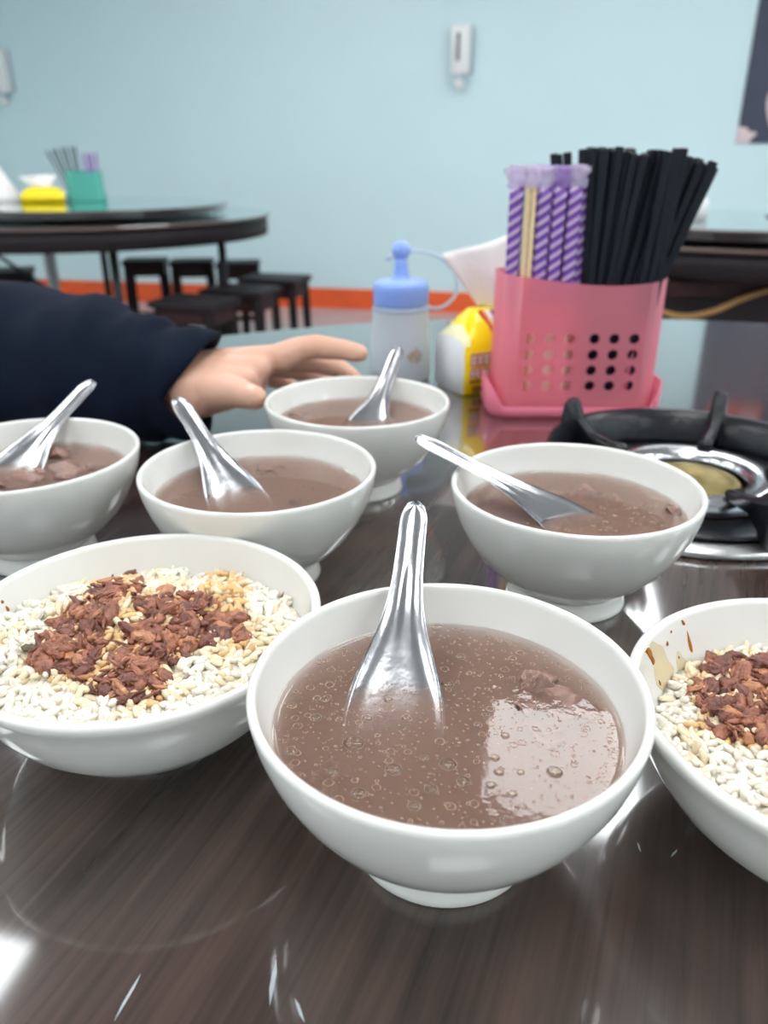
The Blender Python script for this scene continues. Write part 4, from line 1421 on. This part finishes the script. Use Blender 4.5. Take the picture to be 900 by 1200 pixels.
# ================================================================ FAR SIDE OF THE ROOM
def big_table(loc, R, label, legs, sus_r, sus_off=(0, 0), box_base=None, post=None):
    t = empty('round_table', (loc[0], loc[1], FLOOR))
    tag(t, label, 'table')
    link('tabletop', lathe('tabletop', [(0, 0.735), (R - 0.006, 0.735), (R, 0.738), (R, 0.747), (R - 0.004, 0.750), (0, 0.750)], 110), M['bg_table'], t, smooth=False)
    link('edge_band', lathe('edge_band', [(R + 0.001, 0.7405), (R + 0.0035, 0.742), (R + 0.0035, 0.747), (R + 0.001, 0.7485), (R - 0.003, 0.7485), (R - 0.003, 0.7405)], 110, True), M['bg_edge'], t)
    link('apron', lathe('apron', [(R - 0.012, 0.655), (R - 0.012, 0.735), (R - 0.04, 0.735), (R - 0.04, 0.655)], 110, True), M['bg_wood'], t)
    for (x, y) in legs:
        link('leg', tube_mesh('leg', [(x - loc[0], y - loc[1], 0), ((x - loc[0]) * 0.98, (y - loc[1]) * 0.98, 0.735)], 0.02, 10), M['black_metal'], t)
    if post:
        link('centre_post', tube_mesh('centre_post', [(post[0] - loc[0], post[1] - loc[1], 0), (post[0] - loc[0], post[1] - loc[1], 0.735)], 0.028, 12), M['grey_metal'], t)
    s = empty('lazy_susan', (loc[0] + sus_off[0], loc[1] + sus_off[1], 0))
    link('turntable', lathe('turntable', [(0, 0.012), (sus_r - 0.004, 0.012), (sus_r, 0.015), (sus_r, 0.043), (sus_r - 0.004, 0.046), (0, 0.046)], 110), M['bg_table'], s, smooth=False)
    link('turntable_edge', lathe('turntable_edge', [(sus_r + 0.001, 0.040), (sus_r + 0.003, 0.0415), (sus_r + 0.003, 0.0445), (sus_r, 0.0458), (sus_r - 0.003, 0.0458), (sus_r - 0.003, 0.040)], 110, True), M['bg_edge'], s)
    link('bearing', lathe('bearing', [(0, 0), (0.22, 0), (0.22, 0.012), (0, 0.012)], 48), M['black_metal'], s, smooth=False)
    return t, s


LT = (-1.486, 4.153)
t, s = big_table(LT, 0.915, 'dark round table with a turntable at the far left', [(-0.81, 4.20), (-1.15, 3.52), (-1.62, 4.78), (-2.12, 4.05)], 0.665, (0.03, 0.05), post=(-1.72, 4.25))
tag(s, 'dark round turntable on the far left table', 'turntable')
for (a, b) in (((-1.62, 4.75), (-2.05, 4.1)), ((-1.85, 4.6), (-1.72, 4.3))):
    link('brace', tube_mesh('brace', [(a[0] - LT[0], a[1] - LT[1], 0.05), (b[0] - LT[0], b[1] - LT[1], 0.66)], 0.010, 8), M['black_metal'], t)
RT = (1.32, 3.2)
t, s = big_table(RT, 0.755, 'dark round table at the right behind the black chopsticks', [], 0.56, (-0.02, -0.08))
tag(s, 'dark round turntable on the right table', 'turntable')
box('base_cabinet', (-0.29, -0.32, 0.36), (0.62, 0.55, 0.58), M['bg_wood'], t, 0.01)
box('cabinet_rail', (-0.29, -0.605, 0.62), (0.62, 0.02, 0.05), M['red_wood'], t, 0.004)
h0 = [aty(752, 340, 2.56), aty(770, 362, 2.56), aty(800, 371, 2.55), aty(835, 365, 2.55), aty(870, 350, 2.56), aty(905, 338, 2.57), aty(960, 320, 2.57)]
link('gas_hose', tube_mesh('gas_hose', [Vector(p) - Vector((RT[0], RT[1], FLOOR)) for p in smooth_path(h0, 5)], 0.009, 8), M['hose'], t)
link('hotplate', lathe('hotplate', [(0, 0.0455), (0.15, 0.0455), (0.15, 0.051), (0.13, 0.055), (0, 0.053)], 56), M['black_metal'], s, (0.30, 0.05, 0))

# stools
bm = bmesh.new()


def stool(loc, rz, label, sc=1.0):
    t = empty('stool', (loc[0], loc[1], FLOOR), rz)
    t.scale = (sc, sc, 1)
    tag(t, label, 'stool', 'dark wooden stools at the far left table')
    box('seat', (0, 0, 0.435), (0.31, 0.25, 0.03), M['bg_wood'], t, 0.006)
    for sx in (-1, 1):
        for sy in (-1, 1):
            link('leg', tube_mesh('leg', [(sx * 0.135, sy * 0.105, 0), (sx * 0.125, sy * 0.095, 0.42)], 0.022, 4), M['bg_wood'], t, smooth=False)
        box('side_rail', (sx * 0.128, 0, 0.385), (0.018, 0.17, 0.055), M['red_wood'], t)
        box('stretcher', (sx * 0.131, 0, 0.12), (0.018, 0.18, 0.03), M['bg_wood'], t)
    for sy in (-1, 1):
        box('front_rail', (0, sy * 0.098, 0.385), (0.22, 0.018, 0.055), M['red_wood'], t)
    box('cross_stretcher', (0, 0, 0.12), (0.24, 0.018, 0.03), M['bg_wood'], t)
    return t


ST = [(228, 350, -.35, 'dark wooden stool nearest the navy sleeve under the far left table'), (282, 337, -.3, 'dark wooden stool, middle of the three at the far left table'),
      (322, 324, -.25, 'dark wooden stool farthest right beside the far left table'), (279, 306, .1, 'dark wooden stool standing behind the far left table, rightmost of the back row'),
      (225, 304, .1, 'dark wooden stool in the middle of the back row behind the far left table'), (170, 303, .1, 'dark wooden stool, leftmost of the back row behind the far left table'),
      (2, 316, .3, 'dark wooden stool cut by the left edge above the navy sleeve')]
for (u, v, rz, lb) in ST:
    p = atz(u, v, -0.30)
    stool((p.x, p.y), rz, lb, 0.8 if rz == .1 else 1.0)

# things on the far tables
p = atz(103, 236, 0.046)
t = empty('chopstick_caddy', (p.x, p.y, 0.0465))
t.rotation_euler = (0, 0, 0.15)
tag(t, 'teal plastic chopstick holder on the far left turntable', 'chopstick holder')
caddy(t, M['teal_plastic'], M['teal_plastic'], False)
q0 = Vector((p.x, p.y, 0.0465))
for n in range(7):
    f = n / 6
    o = link('black_chopstick', me_stick, M['black_stick'], None, q0 + Vector((-0.068 + 0.05 * f, -0.01 + 0.012 * (n % 2), 0.0095)), False)
    o.rotation_euler = (0, -0.42 + 0.40 * f, 0)
    tag(o, 'black chopstick in the teal holder on the far left table', 'chopstick', 'black chopsticks in the teal holder')
for n in range(4):
    o = empty('wrapped_chopsticks', q0 + Vector((0.015 + 0.016 * n, -0.008 + 0.012 * (n % 2), 0.0095)))
    o.rotation_euler = (0, 0.02 * n - 0.02, 0)
    tag(o, 'purple wrapped chopsticks in the teal holder on the far left table', 'chopsticks', 'wrapped chopsticks in the teal holder')
    link('striped_wrap', me_wrap, M['stripe'], o)
p = atz(25, 238, 0.046)
tissue_pack((p.x, p.y, 0.0462), math.radians(12), 'yellow and white tissue pack on the far left turntable', False, (1.65, 1.3, 0.75))
p = atz(-4, 237, 0.046)
vs, fs = [], []
for j in range(7):
    f = j / 6
    for k in range(20):
        a = 2 * PI * k / 20
        r = (0.10 * (1 - f) ** 0.8 + 0.012) * (1 + 0.22 * math.sin(5 * a + 2 * f) + 0.1 * noise.noise(Vector((math.cos(a), math.sin(a), f * 4))))
        vs.append((r * math.cos(a), 0.7 * r * math.sin(a), 0.20 * f))
for j in range(6):
    for k in range(20): fs.append((j * 20 + k, j * 20 + (k + 1) % 20, (j + 1) * 20 + (k + 1) % 20, (j + 1) * 20 + k))
fs += [tuple(range(20))[::-1], tuple(range(120, 140))]
x = link('crumpled_tissue', meshpy('crumpled_tissue', vs, fs), M['tissue'], None, (p.x, p.y, 0.0462))
tag(x, 'heap of white tissue at the left edge of the far left turntable', 'tissue')
p = atz(828, 259, 0.046)
x = tissue_pack((p.x, p.y, 0.0462), math.radians(92), 'white and yellow tissue pack on the right table behind the black chopsticks', False, (1.2, 1.5, 1.15))

# wall dispensers
def dispenser(u, v, label):
    """u, v: pixel of the middle of the body at the wall"""
    p = onwall(u, v)
    t = empty('soap_dispenser', p - UW * 0.001, -YAW)
    tag(t, label, 'soap dispenser', 'white dispensers on the teal wall')
    bm = bmesh.new()
    bm_box(bm, (0, -0.05, 0), (0.125, 0.098, 0.27), 0.016)
    for v_ in bm.verts:
        k = (v_.co.z + 0.135) / 0.27
        v_.co.x *= 0.90 + 0.10 * k
        if v_.co.y < -0.05: v_.co.y += 0.02 * (1 - k)
    link('body', from_bm('body', bm), M['disp'], t)
    box('level_window', (-0.012, -0.095, 0.015), (0.022, 0.012, 0.15), M['disp_window'], t, 0.003)
    box('lock', (-0.012, -0.0995, 0.075), (0.018, 0.006, 0.026), M['black_metal'], t, 0.002)
    box('wall_plate', (0.03, -0.008, 0.005), (0.10, 0.014, 0.26), M['disp_grey'], t, 0.004)
    box('nozzle_housing', (-0.008, -0.05, -0.148), (0.075, 0.055, 0.03), M['disp_grey'], t, 0.006)
    lv = bmesh.new()
    bm_box(lv, (0, 0, 0), (0.055, 0.014, 0.065), 0.005, Matrix.Rotation(-0.5, 3, 'Y') @ Matrix.Rotation(0.5, 3, 'X'))
    link('lever', from_bm('lever', lv), M['disp'], t, (-0.002, -0.055, -0.185))
    return t


dispenser(541, 60, 'white wall dispenser with grey window in the middle of the teal wall')
dispenser(4, 84, 'white wall dispenser cut by the left edge of the photo')

# poster on the wall at the right
pl = onwall(862, 168)
t = empty('poster', pl - UW * 0.002, -YAW)
tag(t, 'dark blue wall poster with cream and red motifs at the right edge', 'poster')
PH = 1.45
box('sheet', (0.45, -0.004, PH / 2), (0.90, 0.008, PH), M['poster'], t)


def flat(name, pts, m, d, rr=0.0):
    n = len(pts)
    V = [(x, -0.0078, z) for x, z in pts] + [(x, -0.0088 - d, z) for x, z in pts]
    F = [tuple(range(n)), tuple(range(2 * n - 1, n - 1, -1))] + [(k, n + k, n + (k + 1) % n, (k + 1) % n) for k in range(n)]
    return link(name, meshpy(name, V, F), m, t, smooth=False)


flat('cream_corner', [(0, 0), (0.075, 0), (0.085, 0.03), (0.11, 0.05), (0.10, 0.065), (0.07, 0.06), (0.05, 0.085), (0.0, 0.095)], M['poster_cream'], 0)
blob = [(0.32 + 0.17 * math.cos(a) * (1.05 + 0.1 * math.sin(3 * a)), 0.19 + 0.195 * math.sin(a) * (1 + 0.12 * math.cos(2 * a))) for a in [2 * PI * k / 40 for k in range(40)]]
flat('cream_figure', [(x, max(0.001, z)) for x, z in blob], M['poster_cream'], 0)
flat('dark_spot', [(0.235 + 0.035 * math.cos(2 * PI * k / 24), 0.07 + 0.035 * math.sin(2 * PI * k / 24)) for k in range(24)], M['poster'], 0.0006)
flat('red_seal', [(0.10, 0.98), (0.455, 0.98), (0.455, 1.29), (0.10, 1.29)], M['poster_red'], 0)
for (x0, x1, z0, z1) in ((0.15, 0.19, 1.02, 1.25), (0.14, 0.27, 1.20, 1.22), (0.14, 0.27, 1.13, 1.15), (0.22, 0.24, 1.04, 1.22), (0.31, 0.43, 1.21, 1.23), (0.31, 0.43, 1.14, 1.155), (0.32, 0.335, 1.03, 1.23), (0.365, 0.38, 1.02, 1.25), (0.41, 0.425, 1.03, 1.23), (0.31, 0.43, 1.05, 1.065)):
    flat('seal_stroke', [(x0, z0), (x1, z0), (x1, z1), (x0, z1)], M['poster_cream'], 0.0006)

# ---------------------------------------------------------------- lift everything onto the floor
for o in list(SC.objects):
    if o.parent is None and o is not cam:
        o.location.z += TABLE_H
